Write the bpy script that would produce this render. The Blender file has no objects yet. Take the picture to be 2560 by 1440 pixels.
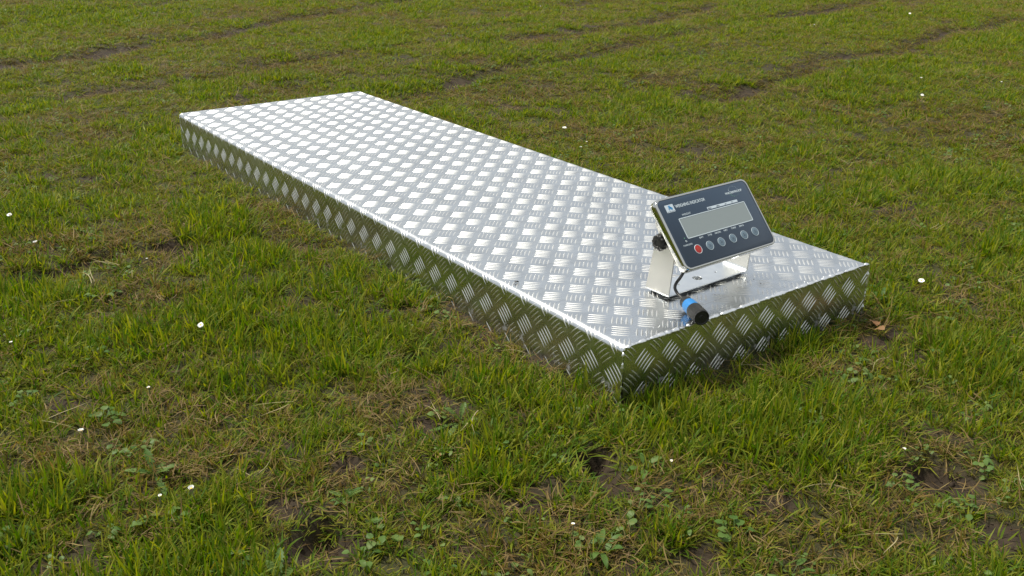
import bpy, bmesh, math, random
import numpy as np
from mathutils import Vector, Matrix, Euler

R_ = math.radians
sc = bpy.context.scene
COL = sc.collection

# ------------------------------------------------------------------ camera
cam_d = bpy.data.cameras.new('camera')
cam = bpy.data.objects.new('camera', cam_d)
COL.objects.link(cam)
right = Vector((0.8036377, -0.5950458, 0.0093232))
down = Vector((-0.2205797, -0.3123806, -0.9239930))
fwd = Vector((0.5527305, 0.7404991, -0.3822958))
EYE = Vector((-0.94278, -0.97533, 0.74924))
M = Matrix((right, -down, -fwd)).transposed().to_4x4()
M.translation = EYE
cam.matrix_world = M
cam_d.sensor_width = 36.0
cam_d.lens = 36.0 * 2438.8 / 2560.0
cam_d.clip_start = 0.02
cam_d.clip_end = 2000
cam_d.dof.use_dof = False
sc.camera = cam

# ------------------------------------------------------------------ light
SUN_EL, SUN_AZ = 58.0, 114.0        # azimuth from +x towards +y
w = bpy.data.worlds.new('World')
sc.world = w
w.use_nodes = True
nt = w.node_tree
for n in list(nt.nodes):
    nt.nodes.remove(n)
out = nt.nodes.new('ShaderNodeOutputWorld')
bg = nt.nodes.new('ShaderNodeBackground')
bg2 = nt.nodes.new('ShaderNodeBackground')
mx = nt.nodes.new('ShaderNodeMixShader')
sky = nt.nodes.new('ShaderNodeTexSky')
sky.sky_type = 'NISHITA'
sky.sun_disc = False
sky.sun_elevation = R_(SUN_EL)
sky.sun_rotation = R_(90.0 - SUN_AZ)
bg.inputs['Strength'].default_value = 0.05
bg2.inputs['Color'].default_value = (0.80, 0.85, 0.90, 1)
bg2.inputs['Strength'].default_value = 0.50
tcw = nt.nodes.new('ShaderNodeTexCoord')
cn = nt.nodes.new('ShaderNodeTexNoise')
cn.inputs['Scale'].default_value = 2.2
cn.inputs['Detail'].default_value = 5
cr = nt.nodes.new('ShaderNodeMapRange')
cr.inputs['From Min'].default_value = 0.35
cr.inputs['From Max'].default_value = 0.65
cr.inputs['To Min'].default_value = 0.70
cr.inputs['To Max'].default_value = 0.95
nt.links.new(tcw.outputs['Generated'], cn.inputs['Vector'])
nt.links.new(cn.outputs['Fac'], cr.inputs['Value'])
nt.links.new(cr.outputs['Result'], mx.inputs['Fac'])
nt.links.new(sky.outputs['Color'], bg.inputs['Color'])
nt.links.new(bg.outputs['Background'], mx.inputs[1])
nt.links.new(bg2.outputs['Background'], mx.inputs[2])
nt.links.new(mx.outputs['Shader'], out.inputs['Surface'])
# standard overcast sky: luminance (1 + 2 sin(elevation)) / 3 of the zenith
sx = nt.nodes.new('ShaderNodeSeparateXYZ')
nt.links.new(tcw.outputs['Generated'], sx.inputs['Vector'])
ov = nt.nodes.new('ShaderNodeMapRange')
ov.inputs['To Min'].default_value = 0.66
ov.inputs['To Max'].default_value = 0.92
nt.links.new(sx.outputs['Z'], ov.inputs['Value'])
omul = nt.nodes.new('ShaderNodeVectorMath'); omul.operation = 'SCALE'
omul.inputs[0].default_value = (0.84, 0.87, 0.885)
nt.links.new(ov.outputs['Result'], omul.inputs['Scale'])
nt.links.new(omul.outputs['Vector'], bg2.inputs['Color'])

sun_d = bpy.data.lights.new('sun', 'SUN')
sun_d.energy = 2.3
sun_d.angle = R_(11)
sun_d.color = (1.0, 0.94, 0.82)
sun = bpy.data.objects.new('sun', sun_d)
COL.objects.link(sun)
sdir = Vector((math.cos(R_(SUN_EL)) * math.cos(R_(SUN_AZ)), math.cos(R_(SUN_EL)) * math.sin(R_(SUN_AZ)), math.sin(R_(SUN_EL))))
sun.rotation_euler = sdir.to_track_quat('Z', 'Y').to_euler()

sc.view_settings.view_transform = 'Standard'
sc.view_settings.look = 'None'
sc.view_settings.gamma = 1
sc.view_settings.exposure = 1.2
sc.view_settings.use_curve_mapping = False
sc.render.engine = 'CYCLES'
sc.cycles.max_bounces = 6
sc.cycles.diffuse_bounces = 3
sc.cycles.glossy_bounces = 3
sc.cycles.transmission_bounces = 3

# ------------------------------------------------------------------ numpy noise
def _hash(ix, iy, seed):
    h = (ix.astype(np.int64) * 374761393 + iy.astype(np.int64) * 668265263 + seed * 974711) & 0xffffffff
    h = ((h ^ (h >> 13)) * 1274126177) & 0xffffffff
    h = (h ^ (h >> 16)) & 0xffffffff
    return h / 4294967295.0

def vnoise(x, y, scale, seed=0):
    x = np.asarray(x, float) / scale
    y = np.asarray(y, float) / scale
    ix, iy = np.floor(x), np.floor(y)
    fx, fy = x - ix, y - iy
    fx = fx * fx * fx * (fx * (fx * 6 - 15) + 10)
    fy = fy * fy * fy * (fy * (fy * 6 - 15) + 10)
    a = _hash(ix, iy, seed); b = _hash(ix + 1, iy, seed)
    c = _hash(ix, iy + 1, seed); d = _hash(ix + 1, iy + 1, seed)
    return (a * (1 - fx) + b * fx) * (1 - fy) + (c * (1 - fx) + d * fx) * fy

def fbm(x, y, scale, seed=0, octaves=3):
    t = 0; amp = 1; tot = 0
    ca, sa = math.cos(0.6), math.sin(0.6)
    for o in range(octaves):
        t = t + amp * vnoise(x, y, scale, seed + o * 17)
        tot += amp; amp *= 0.5; scale *= 0.5
        x, y = ca * x - sa * y, sa * x + ca * y
    return t / tot

def sstep(a, b, v):
    t = np.clip((v - a) / (b - a), 0, 1)
    return t * t * (3 - 2 * t)

# ------------------------------------------------------------------ lie of the land
PP = 0.058                       # period of the tread pattern
PW, PL, TOP = 0.627, 1.988, 0.095
STREAKS = [
    ([(-2.2, 3.2), (-0.633, 3.695), (-0.165, 3.839), (0.163, 3.814), (0.642, 4.166), (0.964, 4.128), (1.478, 4.574), (2.16, 4.858), (4.0, 5.6)], .11, 1.0),
    ([(-2.2, 2.3), (-0.727, 2.75), (-0.343, 2.9), (-0.181, 2.962), (0.247, 3.058), (0.57, 3.116), (0.849, 3.171), (1.278, 3.222), (1.764, 3.28)], .08, .75),
    ([(1.826, 3.084), (2.11, 3.136), (2.409, 3.112), (3.162, 3.296), (4.2, 3.7)], .08, .8),
    ([(0.97, 2.327), (1.398, 2.399), (2.08, 2.559), (2.757, 2.718), (3.738, 3.038), (5.106, 3.167), (6.643, 3.337), (9, 3.6)], .09, .8),
    ([(1.89, 1.617), (2.246, 1.622), (2.898, 1.823), (3.254, 1.86), (3.53, 1.824), (4.225, 2.033), (5.434, 2.194), (6.849, 2.235), (9, 2.4)], .08, .85),
    ([(-2, 0.7), (-0.834, 1.02), (-0.689, 1.062), (-0.492, 1.085), (-0.326, 1.072), (-0.142, 1.091), (-0.075, 0.977)], .05, .8),
    ([(-1.6, 4.6), (0.2, 5.2), (1.9, 6.1), (4.0, 7.2)], .12, .6),
    ([(3.3, 4.2), (5.2, 4.7), (8, 5.3)], .12, .6),
]
BROWN = [(0.207, 1.886), (-0.141, 2.283), (2.012, 1.936), (2.142, 1.744), (-0.153, 2.575), (0.065, 0.361), (0.565, -0.081), (-0.433, 0.108), (-0.522, 0.11), (0.023, -0.328), (-0.287, -0.241), (0.29, -0.399), (0.315, -0.215), (-0.265, 0.109), (-0.495, 0.803), (-0.058, -0.366), (0.396, 0.104), (-0.31, 0.732), (-0.302, 0.226), (0.408, -0.109), (-0.545, 0.384), (-0.335, 0.0), (-0.782, 0.309), (1.661, 0.625), (1.292, 1.521), (2.461, 0.728)]
SOIL = [(-0.71, 0.502, .03), (-0.333, 1.077, .05), (0.1, 1.782, .04), (-0.179, 0.347, .022), (-0.284, 0.137, .022), (-0.151, 0.072, .02), (0.228, -0.435, .04), (-0.419, 0.11, .025), (1.323, 1.777, .05), (2.59, 3.265, .07), (0.165, -0.547, .04), (-0.136, 0.537, .03), (-0.133, 3.756, .1), (-0.537, 0.075, .03), (0.536, -0.092, .035), (2.391, 3.124, .08), (2.809, 3.317, .07), (3.12, 1.809, .06), (3.403, 1.762, .07), (-0.393, -0.145, .02), (-0.452, 0.773, .022), (0.208, -0.409, .050), (-0.529, -0.026, .052), (-0.50, -0.05, .024), (-0.136, -0.087, .042), (-0.153, -0.125, .036), (-0.161, -0.167, .030), (-0.183, 0.34, .018), (-.26, .06, .02)]
LUSH = [(-0.519, 1.497, .15), (0.051, 1.388, .1), (-0.242, 0.938, .08), (-0.16, 0.688, .07), (-0.118, 0.16, .06), (-0.119, 0.004, .06), (0.027, -0.143, .07), (0.073, -0.217, .06), (-0.307, -0.056, .055), (0.392, -0.02, .06), (-0.195, 0.417, .06), (-0.238, -0.007, .05), (-0.459, 0.404, .06), (-0.539, 0.662, .07), (0.112, -0.258, .08), (-0.021, -0.066, .06), (4.097, 2.704, .3), (1.707, 1.649, .2), (1.582, 0.42, .2), (0.56, 5.372, .5), (0.136, -0.164, .06), (-0.162, 0.297, .05), (0.589, -0.238, .1), (.75, .1, .06)]
HOLES = [(-0.136, -0.087, .022, .055), (-0.153, -0.125, .022, .020), (-0.161, -0.167, .020, .014), (-0.529, -0.026, .036, .032), (-.510, .000, .020, .026), (0.208, -0.409, .042, .024), (0.235, -0.38, .02, .012), (-0.183, 0.34, .015, .015), (-.136, .537, .02, .010)]

def seg_dist(x, y, pts):
    d = np.full(np.shape(x), 1e9)
    for (x0, y0), (x1, y1) in zip(pts[:-1], pts[1:]):
        dx, dy = x1 - x0, y1 - y0
        t = np.clip(((x - x0) * dx + (y - y0) * dy) / (dx * dx + dy * dy), 0, 1)
        d = np.minimum(d, np.hypot(x - x0 - t * dx, y - y0 - t * dy))
    return d

def masks(x, y):
    x = np.asarray(x, float); y = np.asarray(y, float)
    wx = x + 0.06 * (fbm(x, y, .12, 91) - .5) + 0.16 * (fbm(x, y, .5, 92) - .5)
    wy = y + 0.06 * (fbm(x, y, .12, 93) - .5) + 0.16 * (fbm(x, y, .5, 94) - .5)
    brown = 0.55 * sstep(.50, .72, fbm(x, y, .30, 5, 4)) + 0.45 * sstep(.55, .75, fbm(x, y, .07, 6, 3))
    soil = np.zeros_like(x)
    rut = np.zeros_like(x)
    for pts, wd, st in STREAKS:
        d = seg_dist(wx, wy, pts)
        g = 1.15 * st * np.exp(-(d / (wd * 1.15)) ** 2)
        brown = np.maximum(brown, g)
        rut = np.maximum(rut, np.exp(-(d / (wd * .8)) ** 2) * st)
    soil = sstep(.30, .75, rut) * sstep(.44, .60, fbm(x, y, .22, 31, 4)) * .95
    for bx, by in BROWN:
        r = .024 + .032 * math.hypot(bx + .94, by + .97)
        brown = np.maximum(brown, .95 * np.exp(-((wx - bx) ** 2 + (wy - by) ** 2) / r ** 2))
    for bx, by, r in SOIL:
        sx, sy = (x * .7 + wx * .3), (y * .7 + wy * .3)
        soil = np.maximum(soil, sstep(.15, .75, 1.1 * np.exp(-((sx - bx) ** 2 + (sy - by) ** 2) / (r * 1.0) ** 2)))
    soil = np.maximum(soil, .7 * sstep(.71, .79, fbm(x, y, .11, 44, 3)))
    lush = sstep(.52, .70, fbm(x, y, .22, 8, 3)) * .8
    for bx, by, r in LUSH:
        lush = np.maximum(lush, 1.15 * np.exp(-((x - bx) ** 2 + (y - by) ** 2) / r ** 2))
    lush = np.clip(lush, 0, 1)
    brown = np.clip(brown - .75 * lush, 0, 1) * (1 - .3 * soil)
    return brown, np.clip(soil, 0, 1), lush, rut

def ground_h(x, y, rut=None):
    x = np.asarray(x, float); y = np.asarray(y, float)
    if rut is None:
        rut = masks(x, y)[3]
    h = 0.045 * (fbm(x, y, 1.6, 1, 2) - .5) + .022 * (fbm(x, y, .32, 2, 3) - .5) + .010 * (fbm(x, y, .07, 3, 3) - .5)
    h = h - .020 * rut + .012 * (fbm(x, y, .5, 12, 2) - .5)
    dx = np.maximum(np.maximum(-x, x - PW), 0); dy = np.maximum(np.maximum(-y, y - PL), 0)
    d = np.hypot(dx, dy)
    k = sstep(0.0, .35, d)
    h = h * (.35 + .65 * k) - .008 * (1 - k)
    for bx, by, r, dep in HOLES:
        g = np.exp(-(((x - bx) ** 2 + (y - by) ** 2) / r ** 2) ** 1.6)
        h = h - dep * g
        if r > .02:
            h = h + .007 * np.exp(-(((x - bx - .7 * r) ** 2 + (y - by - .95 * r) ** 2) / (r * .7) ** 2))
    h = h + .004 * (fbm(x, y, .025, 15, 2) - .5)
    return h

# ------------------------------------------------------------------ materials
def newmat(name):
    m = bpy.data.materials.new(name)
    m.use_nodes = True
    nt = m.node_tree
    p = nt.nodes['Principled BSDF']
    return m, nt, p

def simple(name, col, rough=.5, metal=0., spec=.5, bump=0., bscale=200.):
    m, nt, p = newmat(name)
    p.inputs['Base Color'].default_value = (*col, 1)
    p.inputs['Roughness'].default_value = rough
    p.inputs['Metallic'].default_value = metal
    p.inputs['Specular IOR Level'].default_value = spec
    tc = nt.nodes.new('ShaderNodeTexCoord')
    n = nt.nodes.new('ShaderNodeTexNoise')
    n.inputs['Scale'].default_value = bscale
    n.inputs['Detail'].default_value = 3
    nt.links.new(tc.outputs['Object'], n.inputs['Vector'])
    mr = nt.nodes.new('ShaderNodeMapRange')
    mr.inputs['To Min'].default_value = max(0, rough - .07)
    mr.inputs['To Max'].default_value = min(1, rough + .07)
    nt.links.new(n.outputs['Fac'], mr.inputs['Value'])
    nt.links.new(mr.outputs['Result'], p.inputs['Roughness'])
    if bump:
        b = nt.nodes.new('ShaderNodeBump')
        b.inputs['Strength'].default_value = bump
        b.inputs['Distance'].default_value = .001
        nt.links.new(n.outputs['Fac'], b.inputs['Height'])
        nt.links.new(b.outputs['Normal'], p.inputs['Normal'])
    return m

def N(nt, t, **k):
    n = nt.nodes.new(t)
    for a, b in k.items():
        n.inputs[a].default_value = b
    return n

def metal_sheet(name, base=(.77, .79, .80), r0=.20, r1=.34, smudge=.25, specks=1.0):
    m, nt, p = newmat(name)
    L = nt.links.new
    p.inputs['Metallic'].default_value = 1
    geo = nt.nodes.new('ShaderNodeNewGeometry')
    n1 = N(nt, 'ShaderNodeTexNoise', Scale=7., Detail=4.)
    n2 = N(nt, 'ShaderNodeTexNoise', Scale=60., Detail=4.)
    mp = nt.nodes.new('ShaderNodeMapping')
    mp.inputs['Scale'].default_value = (900, 25, 900)
    n3 = N(nt, 'ShaderNodeTexNoise', Scale=1., Detail=2.)
    L(geo.outputs['Position'], n1.inputs['Vector'])
    L(geo.outputs['Position'], n2.inputs['Vector'])
    L(geo.outputs['Position'], mp.inputs['Vector'])
    L(mp.outputs['Vector'], n3.inputs['Vector'])
    mr = N(nt, 'ShaderNodeMapRange'); mr.inputs['From Min'].default_value = .3; mr.inputs['From Max'].default_value = .7
    mr.inputs['To Min'].default_value = r0; mr.inputs['To Max'].default_value = r1
    L(n1.outputs['Fac'], mr.inputs['Value'])
    ad = nt.nodes.new('ShaderNodeMath'); ad.operation = 'MULTIPLY_ADD'
    ad.inputs[1].default_value = .16
    L(n2.outputs['Fac'], ad.inputs[0]); L(mr.outputs['Result'], ad.inputs[2])
    sb = nt.nodes.new('ShaderNodeMath'); sb.operation = 'SUBTRACT'; sb.inputs[1].default_value = .08
    L(ad.outputs[0], sb.inputs[0])
    L(sb.outputs[0], p.inputs['Roughness'])
    # smudges, faint dust film
    mc = nt.nodes.new('ShaderNodeMix'); mc.data_type = 'RGBA'
    mc.inputs['A'].default_value = (*base, 1)
    mc.inputs['B'].default_value = (base[0] * .80, base[1] * .79, base[2] * .77, 1)
    n4 = N(nt, 'ShaderNodeTexNoise', Scale=18., Detail=6., Roughness=.65)
    L(geo.outputs['Position'], n4.inputs['Vector'])
    m4 = N(nt, 'ShaderNodeMapRange'); m4.inputs['From Min'].default_value = .45; m4.inputs['From Max'].default_value = .75
    m4.inputs['To Max'].default_value = smudge * 2
    L(n4.outputs['Fac'], m4.inputs['Value'])
    L(m4.outputs['Result'], mc.inputs['Factor'])
    # mud specks
    vo = N(nt, 'ShaderNodeTexVoronoi', Scale=55.)
    L(geo.outputs['Position'], vo.inputs['Vector'])
    sp = N(nt, 'ShaderNodeMapRange'); sp.inputs['From Min'].default_value = .10; sp.inputs['From Max'].default_value = .045
    L(vo.outputs['Distance'], sp.inputs['Value'])
    n5 = N(nt, 'ShaderNodeTexNoise', Scale=9., Detail=2.)
    L(geo.outputs['Position'], n5.inputs['Vector'])
    s5 = N(nt, 'ShaderNodeMapRange'); s5.inputs['From Min'].default_value = .56; s5.inputs['From Max'].default_value = .62
    L(n5.outputs['Fac'], s5.inputs['Value'])
    ms = nt.nodes.new('ShaderNodeMath'); ms.operation = 'MULTIPLY'
    sp.inputs['To Max'].default_value = specks
    L(sp.outputs['Result'], ms.inputs[0]); L(s5.outputs['Result'], ms.inputs[1])
    mc2 = nt.nodes.new('ShaderNodeMix'); mc2.data_type = 'RGBA'
    mc2.inputs['B'].default_value = (.075, .055, .036, 1)
    # splashed soil film on the lowest few centimetres of the sides
    if specks:
        sz = nt.nodes.new('ShaderNodeSeparateXYZ'); L(geo.outputs['Position'], sz.inputs['Vector'])
        lowz = N(nt, 'ShaderNodeMapRange'); lowz.inputs['From Min'].default_value = .032; lowz.inputs['From Max'].default_value = 0.0
        L(sz.outputs['Z'], lowz.inputs['Value'])
        n6 = N(nt, 'ShaderNodeTexNoise', Scale=38., Detail=7., Roughness=.7); L(geo.outputs['Position'], n6.inputs['Vector'])
        m6 = N(nt, 'ShaderNodeMapRange'); m6.inputs['From Min'].default_value = .585; m6.inputs['From Max'].default_value = .615
        L(n6.outputs['Fac'], m6.inputs['Value'])
        lm = nt.nodes.new('ShaderNodeMath'); lm.operation = 'MULTIPLY'; L(lowz.outputs['Result'], lm.inputs[0]); L(m6.outputs['Result'], lm.inputs[1])
        mmx = nt.nodes.new('ShaderNodeMath'); mmx.operation = 'MAXIMUM'; L(ms.outputs[0], mmx.inputs[0]); L(lm.outputs[0], mmx.inputs[1])
        ms = mmx
    L(mc.outputs['Result'], mc2.inputs['A']); L(ms.outputs[0], mc2.inputs['Factor'])
    L(mc2.outputs['Result'], p.inputs['Base Color'])
    rmx = nt.nodes.new('ShaderNodeMix'); rmx.data_type = 'FLOAT'
    rin = [i for i in rmx.inputs if i.enabled]
    rin[2].default_value = .85
    L(ms.outputs[0], rin[0]); L(sb.outputs[0], rin[1]); L([o_ for o_ in rmx.outputs if o_.enabled][0], p.inputs['Roughness'])
    if specks:
        prev = mc2.outputs['Result']
        for (sc_, rot_, lo, hi, colr, k_) in (((9, 420, 60), .5, .64, .70, (.90, .92, .93), .35), ((14, 520, 60), -.9, .66, .71, (.20, .18, .16), .30)):
            mp2 = nt.nodes.new('ShaderNodeMapping'); mp2.inputs['Scale'].default_value = sc_; mp2.inputs['Rotation'].default_value = (0, 0, rot_)
            L(geo.outputs['Position'], mp2.inputs['Vector'])
            ns_ = N(nt, 'ShaderNodeTexNoise', Scale=1., Detail=1.); L(mp2.outputs['Vector'], ns_.inputs['Vector'])
            ms_ = N(nt, 'ShaderNodeMapRange'); ms_.inputs['From Min'].default_value = lo; ms_.inputs['From Max'].default_value = hi; ms_.inputs['To Max'].default_value = k_
            L(ns_.outputs['Fac'], ms_.inputs['Value'])
            mk_ = nt.nodes.new('ShaderNodeMix'); mk_.data_type = 'RGBA'; mk_.inputs['B'].default_value = (*colr, 1)
            L(ms_.outputs['Result'], mk_.inputs['Factor']); L(prev, mk_.inputs['A']); prev = mk_.outputs['Result']
        L(prev, p.inputs['Base Color'])
    inv = nt.nodes.new('ShaderNodeMath'); inv.operation = 'SUBTRACT'; inv.inputs[0].default_value = 1
    L(ms.outputs[0], inv.inputs[1]); L(inv.outputs[0], p.inputs['Metallic'])
    b = nt.nodes.new('ShaderNodeBump'); b.inputs['Strength'].default_value = .10 if specks else .004; b.inputs['Distance'].default_value = .0006
    ah = nt.nodes.new('ShaderNodeMath'); ah.operation = 'MULTIPLY_ADD'; ah.inputs[1].default_value = .35
    L(n3.outputs['Fac'], ah.inputs[0]); L(n2.outputs['Fac'], ah.inputs[2])
    L(ah.outputs[0], b.inputs['Height'])
    L(b.outputs['Normal'], p.inputs['Normal'])
    return m

M_SHEET = metal_sheet('aluminium_sheet', (.64, .665, .68), .23, .30, .4)
M_BAR = metal_sheet('aluminium_tread', (.74, .74, .72), .34, .42, .08)
M_STEEL = metal_sheet('brushed_stainless', (.60, .59, .555), .36, .44, .0, 0)
M_STEEL3 = metal_sheet('polished_stainless', (.58, .58, .55), .11, .14, .0, 0)
M_STEEL2 = metal_sheet('sky_tinted_stainless', (.76, .79, .81), .32, .40, .0, 0)  # bracket base and bends: sky reflection put into the paler, bluer base colour
M_WELD = simple('weld_metal', (.86, .87, .88), .32, 1, .5, .6, 350)
M_RIM = simple('polished_rim', (.85, .86, .86), .25, 1, .5, 0, 120)
M_PANEL = simple('blue_membrane', (.030, .052, .085), .33, 0, .5, .04, 900)
M_WHITE = simple('white_print', (.62, .70, .74), .5)
M_LABEL = simple('white_label', (.60, .68, .74), .5)
M_DARKP = simple('dark_print', (.04, .06, .08), .5)
M_BLUEP = simple('blue_print', (.02, .22, .48), .5)
M_GREENP = simple('green_print', (.14, .36, .22), .5)
M_LCD = simple('display_glass', (.27, .31, .31), .16, 0, .5, 0)
M_KEY = simple('grey_key', (.14, .20, .25), .4)
M_RED = simple('red_key', (.42, .018, .012), .4)
M_BLACK = simple('black_plastic', (.012, .012, .012), .38, 0, .4, .3, 500)
M_BLACK2 = simple('dark_grey_plastic', (.015, .016, .016), .5, 0, .3, .3, 500)
M_RUB = simple('black_cable', (.014, .014, .014), .42)
M_CYAN = simple('blue_ring', (.012, .17, .46), .5)

def leafmat(name, c0, c1, c2, dryc=None, trans=.3, rough=.5, root=(.13, .13, .05), spec=.3):
    """c0..c2: three leaf colours picked by the blade's own random value; dry: how withered the plant is."""
    m, nt, p = newmat(name)
    L = nt.links.new
    at = nt.nodes.new('ShaderNodeAttribute'); at.attribute_name = 'rnd'
    oi = nt.nodes.new('ShaderNodeObjectInfo')
    ad = nt.nodes.new('ShaderNodeMath'); ad.operation = 'ADD'
    L(at.outputs['Fac'], ad.inputs[0]); L(oi.outputs['Random'], ad.inputs[1])
    fr = nt.nodes.new('ShaderNodeMath'); fr.operation = 'FRACT'
    L(ad.outputs[0], fr.inputs[0])
    rp = nt.nodes.new('ShaderNodeValToRGB')
    e = rp.color_ramp.elements
    e[0].position = 0; e[0].color = (*c0, 1)
    e[1].position = 1; e[1].color = (*c2, 1)
    k = rp.color_ramp.elements.new(.5); k.color = (*c1, 1)
    L(fr.outputs[0], rp.inputs['Fac'])
    col = rp.outputs['Color']
    ab = nt.nodes.new('ShaderNodeAttribute'); ab.attribute_name = 'along'
    if dryc:
        di = nt.nodes.new('ShaderNodeAttribute'); di.attribute_type = 'INSTANCER'; di.attribute_name = 'dry'
        # each blade withers at its own moment: compare dry with the random value
        f2 = nt.nodes.new('ShaderNodeMath'); f2.operation = 'MULTIPLY'; f2.inputs[1].default_value = 7.31
        L(fr.outputs[0], f2.inputs[0])
        f3 = nt.nodes.new('ShaderNodeMath'); f3.operation = 'FRACT'; L(f2.outputs[0], f3.inputs[0])
        sb = nt.nodes.new('ShaderNodeMath'); sb.operation = 'SUBTRACT'
        L(di.outputs['Fac'], sb.inputs[0]); L(f3.outputs[0], sb.inputs[1])
        mr = nt.nodes.new('ShaderNodeMapRange'); mr.inputs['From Min'].default_value = -.15; mr.inputs['From Max'].default_value = .2
        L(sb.outputs[0], mr.inputs['Value'])
        mx = nt.nodes.new('ShaderNodeMix'); mx.data_type = 'RGBA'
        mx.inputs['B'].default_value = (*dryc, 1)
        L(mr.outputs['Result'], mx.inputs['Factor']); L(col, mx.inputs['A'])
        col = mx.outputs['Result']
    mr2 = nt.nodes.new('ShaderNodeMapRange'); mr2.inputs['From Min'].default_value = 0; mr2.inputs['From Max'].default_value = .45
    mr2.inputs['To Min'].default_value = .75; mr2.inputs['To Max'].default_value = 0
    L(ab.outputs['Fac'], mr2.inputs['Value'])
    m3 = nt.nodes.new('ShaderNodeMix'); m3.data_type = 'RGBA'; m3.inputs['B'].default_value = (*root, 1)
    L(mr2.outputs['Result'], m3.inputs['Factor']); L(col, m3.inputs['A'])
    col = m3.outputs['Result']
    L(col, p.inputs['Base Color'])
    p.inputs['Roughness'].default_value = rough
    p.inputs['Specular IOR Level'].default_value = spec
    tr = nt.nodes.new('ShaderNodeBsdfTranslucent')
    hs = nt.nodes.new('ShaderNodeHueSaturation'); hs.inputs['Value'].default_value = 1.25; hs.inputs['Saturation'].default_value = 1.1
    L(col, hs.inputs['Color']); L(hs.outputs['Color'], tr.inputs['Color'])
    ms = nt.nodes.new('ShaderNodeMixShader'); ms.inputs['Fac'].default_value = trans
    o = nt.nodes['Material Output']
    L(p.outputs['BSDF'], ms.inputs[1]); L(tr.outputs['BSDF'], ms.inputs[2]); L(ms.outputs['Shader'], o.inputs['Surface'])
    return m

G1, G2, G3 = (.050, .125, .008), (.135, .195, .015), (.28, .285, .030)
DRY = (.22, .145, .045)
M_GRASS = leafmat('grass_blade', G1, G2, G3, DRY, .45, .5, (.11, .14, .02), .12)
M_MOSS = leafmat('short_turf', (.11, .150, .012), (.20, .205, .020), (.30, .25, .040), (.10, .068, .024), .4, .6, (.08, .085, .02), .12)
M_DEAD = leafmat('withered_grass', (.12, .070, .022), (.19, .125, .040), (.28, .215, .075), (.055, .038, .018), .3, .6, (.17, .12, .06), .2)
M_CLOVER = leafmat('small_leaf', (.08, .15, .03), (.11, .18, .04), (.15, .20, .05), None, .3, .5, (.08, .12, .03), .25)
M_WEED = leafmat('weed_leaf', (.060, .125, .022), (.085, .155, .028), (.12, .18, .04), None, .3, .5, (.07, .11, .03), .22)
M_STEM = leafmat('weed_stem', (.12, .16, .05), (.16, .17, .06), (.2, .18, .08), None, .1, .5, (.12, .12, .05))
M_DRYLEAF = leafmat('dry_leaf', (.22, .10, .04), (.27, .14, .06), (.2, .12, .05), None, .15, .6, (.2, .1, .04))
M_PETAL = simple('daisy_petal', (.80, .80, .78), .6)
M_YOLK = simple('daisy_centre', (.75, .50, .04), .7)
M_FLY = simple('insect_body', (.012, .014, .016), .3)
M_WING = simple('insect_wing', (.10, .10, .10), .25)

def soil_mat():
    m, nt, p = newmat('turf_soil')
    L = nt.links.new
    geo = nt.nodes.new('ShaderNodeNewGeometry')
    a = nt.nodes.new('ShaderNodeAttribute'); a.attribute_name = 'cover'
    n1 = N(nt, 'ShaderNodeTexNoise', Scale=45., Detail=8., Roughness=.7)
    n2 = N(nt, 'ShaderNodeTexNoise', Scale=260., Detail=5., Roughness=.7)
    n3 = N(nt, 'ShaderNodeTexNoise', Scale=3., Detail=6., Roughness=.6)
    for n in (n1, n2, n3):
        L(geo.outputs['Position'], n.inputs['Vector'])
    r = nt.nodes.new('ShaderNodeValToRGB'); e = r.color_ramp.elements
    e[0].position = .3; e[0].color = (.015, .0105, .0065, 1)
    e[1].position = .72; e[1].color = (.055, .037, .021, 1)
    L(n1.outputs['Fac'], r.inputs['Fac'])
    r2 = nt.nodes.new('ShaderNodeValToRGB'); e = r2.color_ramp.elements  # ground under the blades, coloured darker to deepen the shade in the gaps
    e[0].position = .3; e[0].color = (.022, .026, .008, 1)
    e[1].position = .7; e[1].color = (.060, .056, .020, 1)
    L(n2.outputs['Fac'], r2.inputs['Fac'])
    # open ground far outside: field green in broad patches
    r3 = nt.nodes.new('ShaderNodeValToRGB'); e = r3.color_ramp.elements
    e[0].position = .3; e[0].color = (.075, .10, .024, 1)
    e[1].position = .7; e[1].color = (.13, .125, .045, 1)
    L(n3.outputs['Fac'], r3.inputs['Fac'])
    far = nt.nodes.new('ShaderNodeAttribute'); far.attribute_name = 'far'
    m0 = nt.nodes.new('ShaderNodeMix'); m0.data_type = 'RGBA'
    L(far.outputs['Fac'], m0.inputs['Factor']); L(r2.outputs['Color'], m0.inputs['A']); L(r3.outputs['Color'], m0.inputs['B'])
    m1 = nt.nodes.new('ShaderNodeMix'); m1.data_type = 'RGBA'
    L(a.outputs['Fac'], m1.inputs['Factor']); L(m0.outputs['Result'], m1.inputs['A']); L(r.outputs['Color'], m1.inputs['B'])
    L(m1.outputs['Result'], p.inputs['Base Color'])
    p.inputs['Roughness'].default_value = .85
    p.inputs['Specular IOR Level'].default_value = .25
    b = nt.nodes.new('ShaderNodeBump'); b.inputs['Strength'].default_value = .9; b.inputs['Distance'].default_value = .004
    ad = nt.nodes.new('ShaderNodeMath'); ad.operation = 'MULTIPLY_ADD'; ad.inputs[1].default_value = .5
    L(n2.outputs['Fac'], ad.inputs[0]); L(n1.outputs['Fac'], ad.inputs[2])
    L(ad.outputs[0], b.inputs['Height']); L(b.outputs['Normal'], p.inputs['Normal'])
    return m
M_SOIL = soil_mat()
M_CLOD = simple('soil_crumb', (.042, .030, .020), .85, 0, .2, .3, 700)

# ------------------------------------------------------------------ helpers
def link(o, parent=None):
    COL.objects.link(o)
    if parent is not None:
        o.parent = parent
    return o

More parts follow.
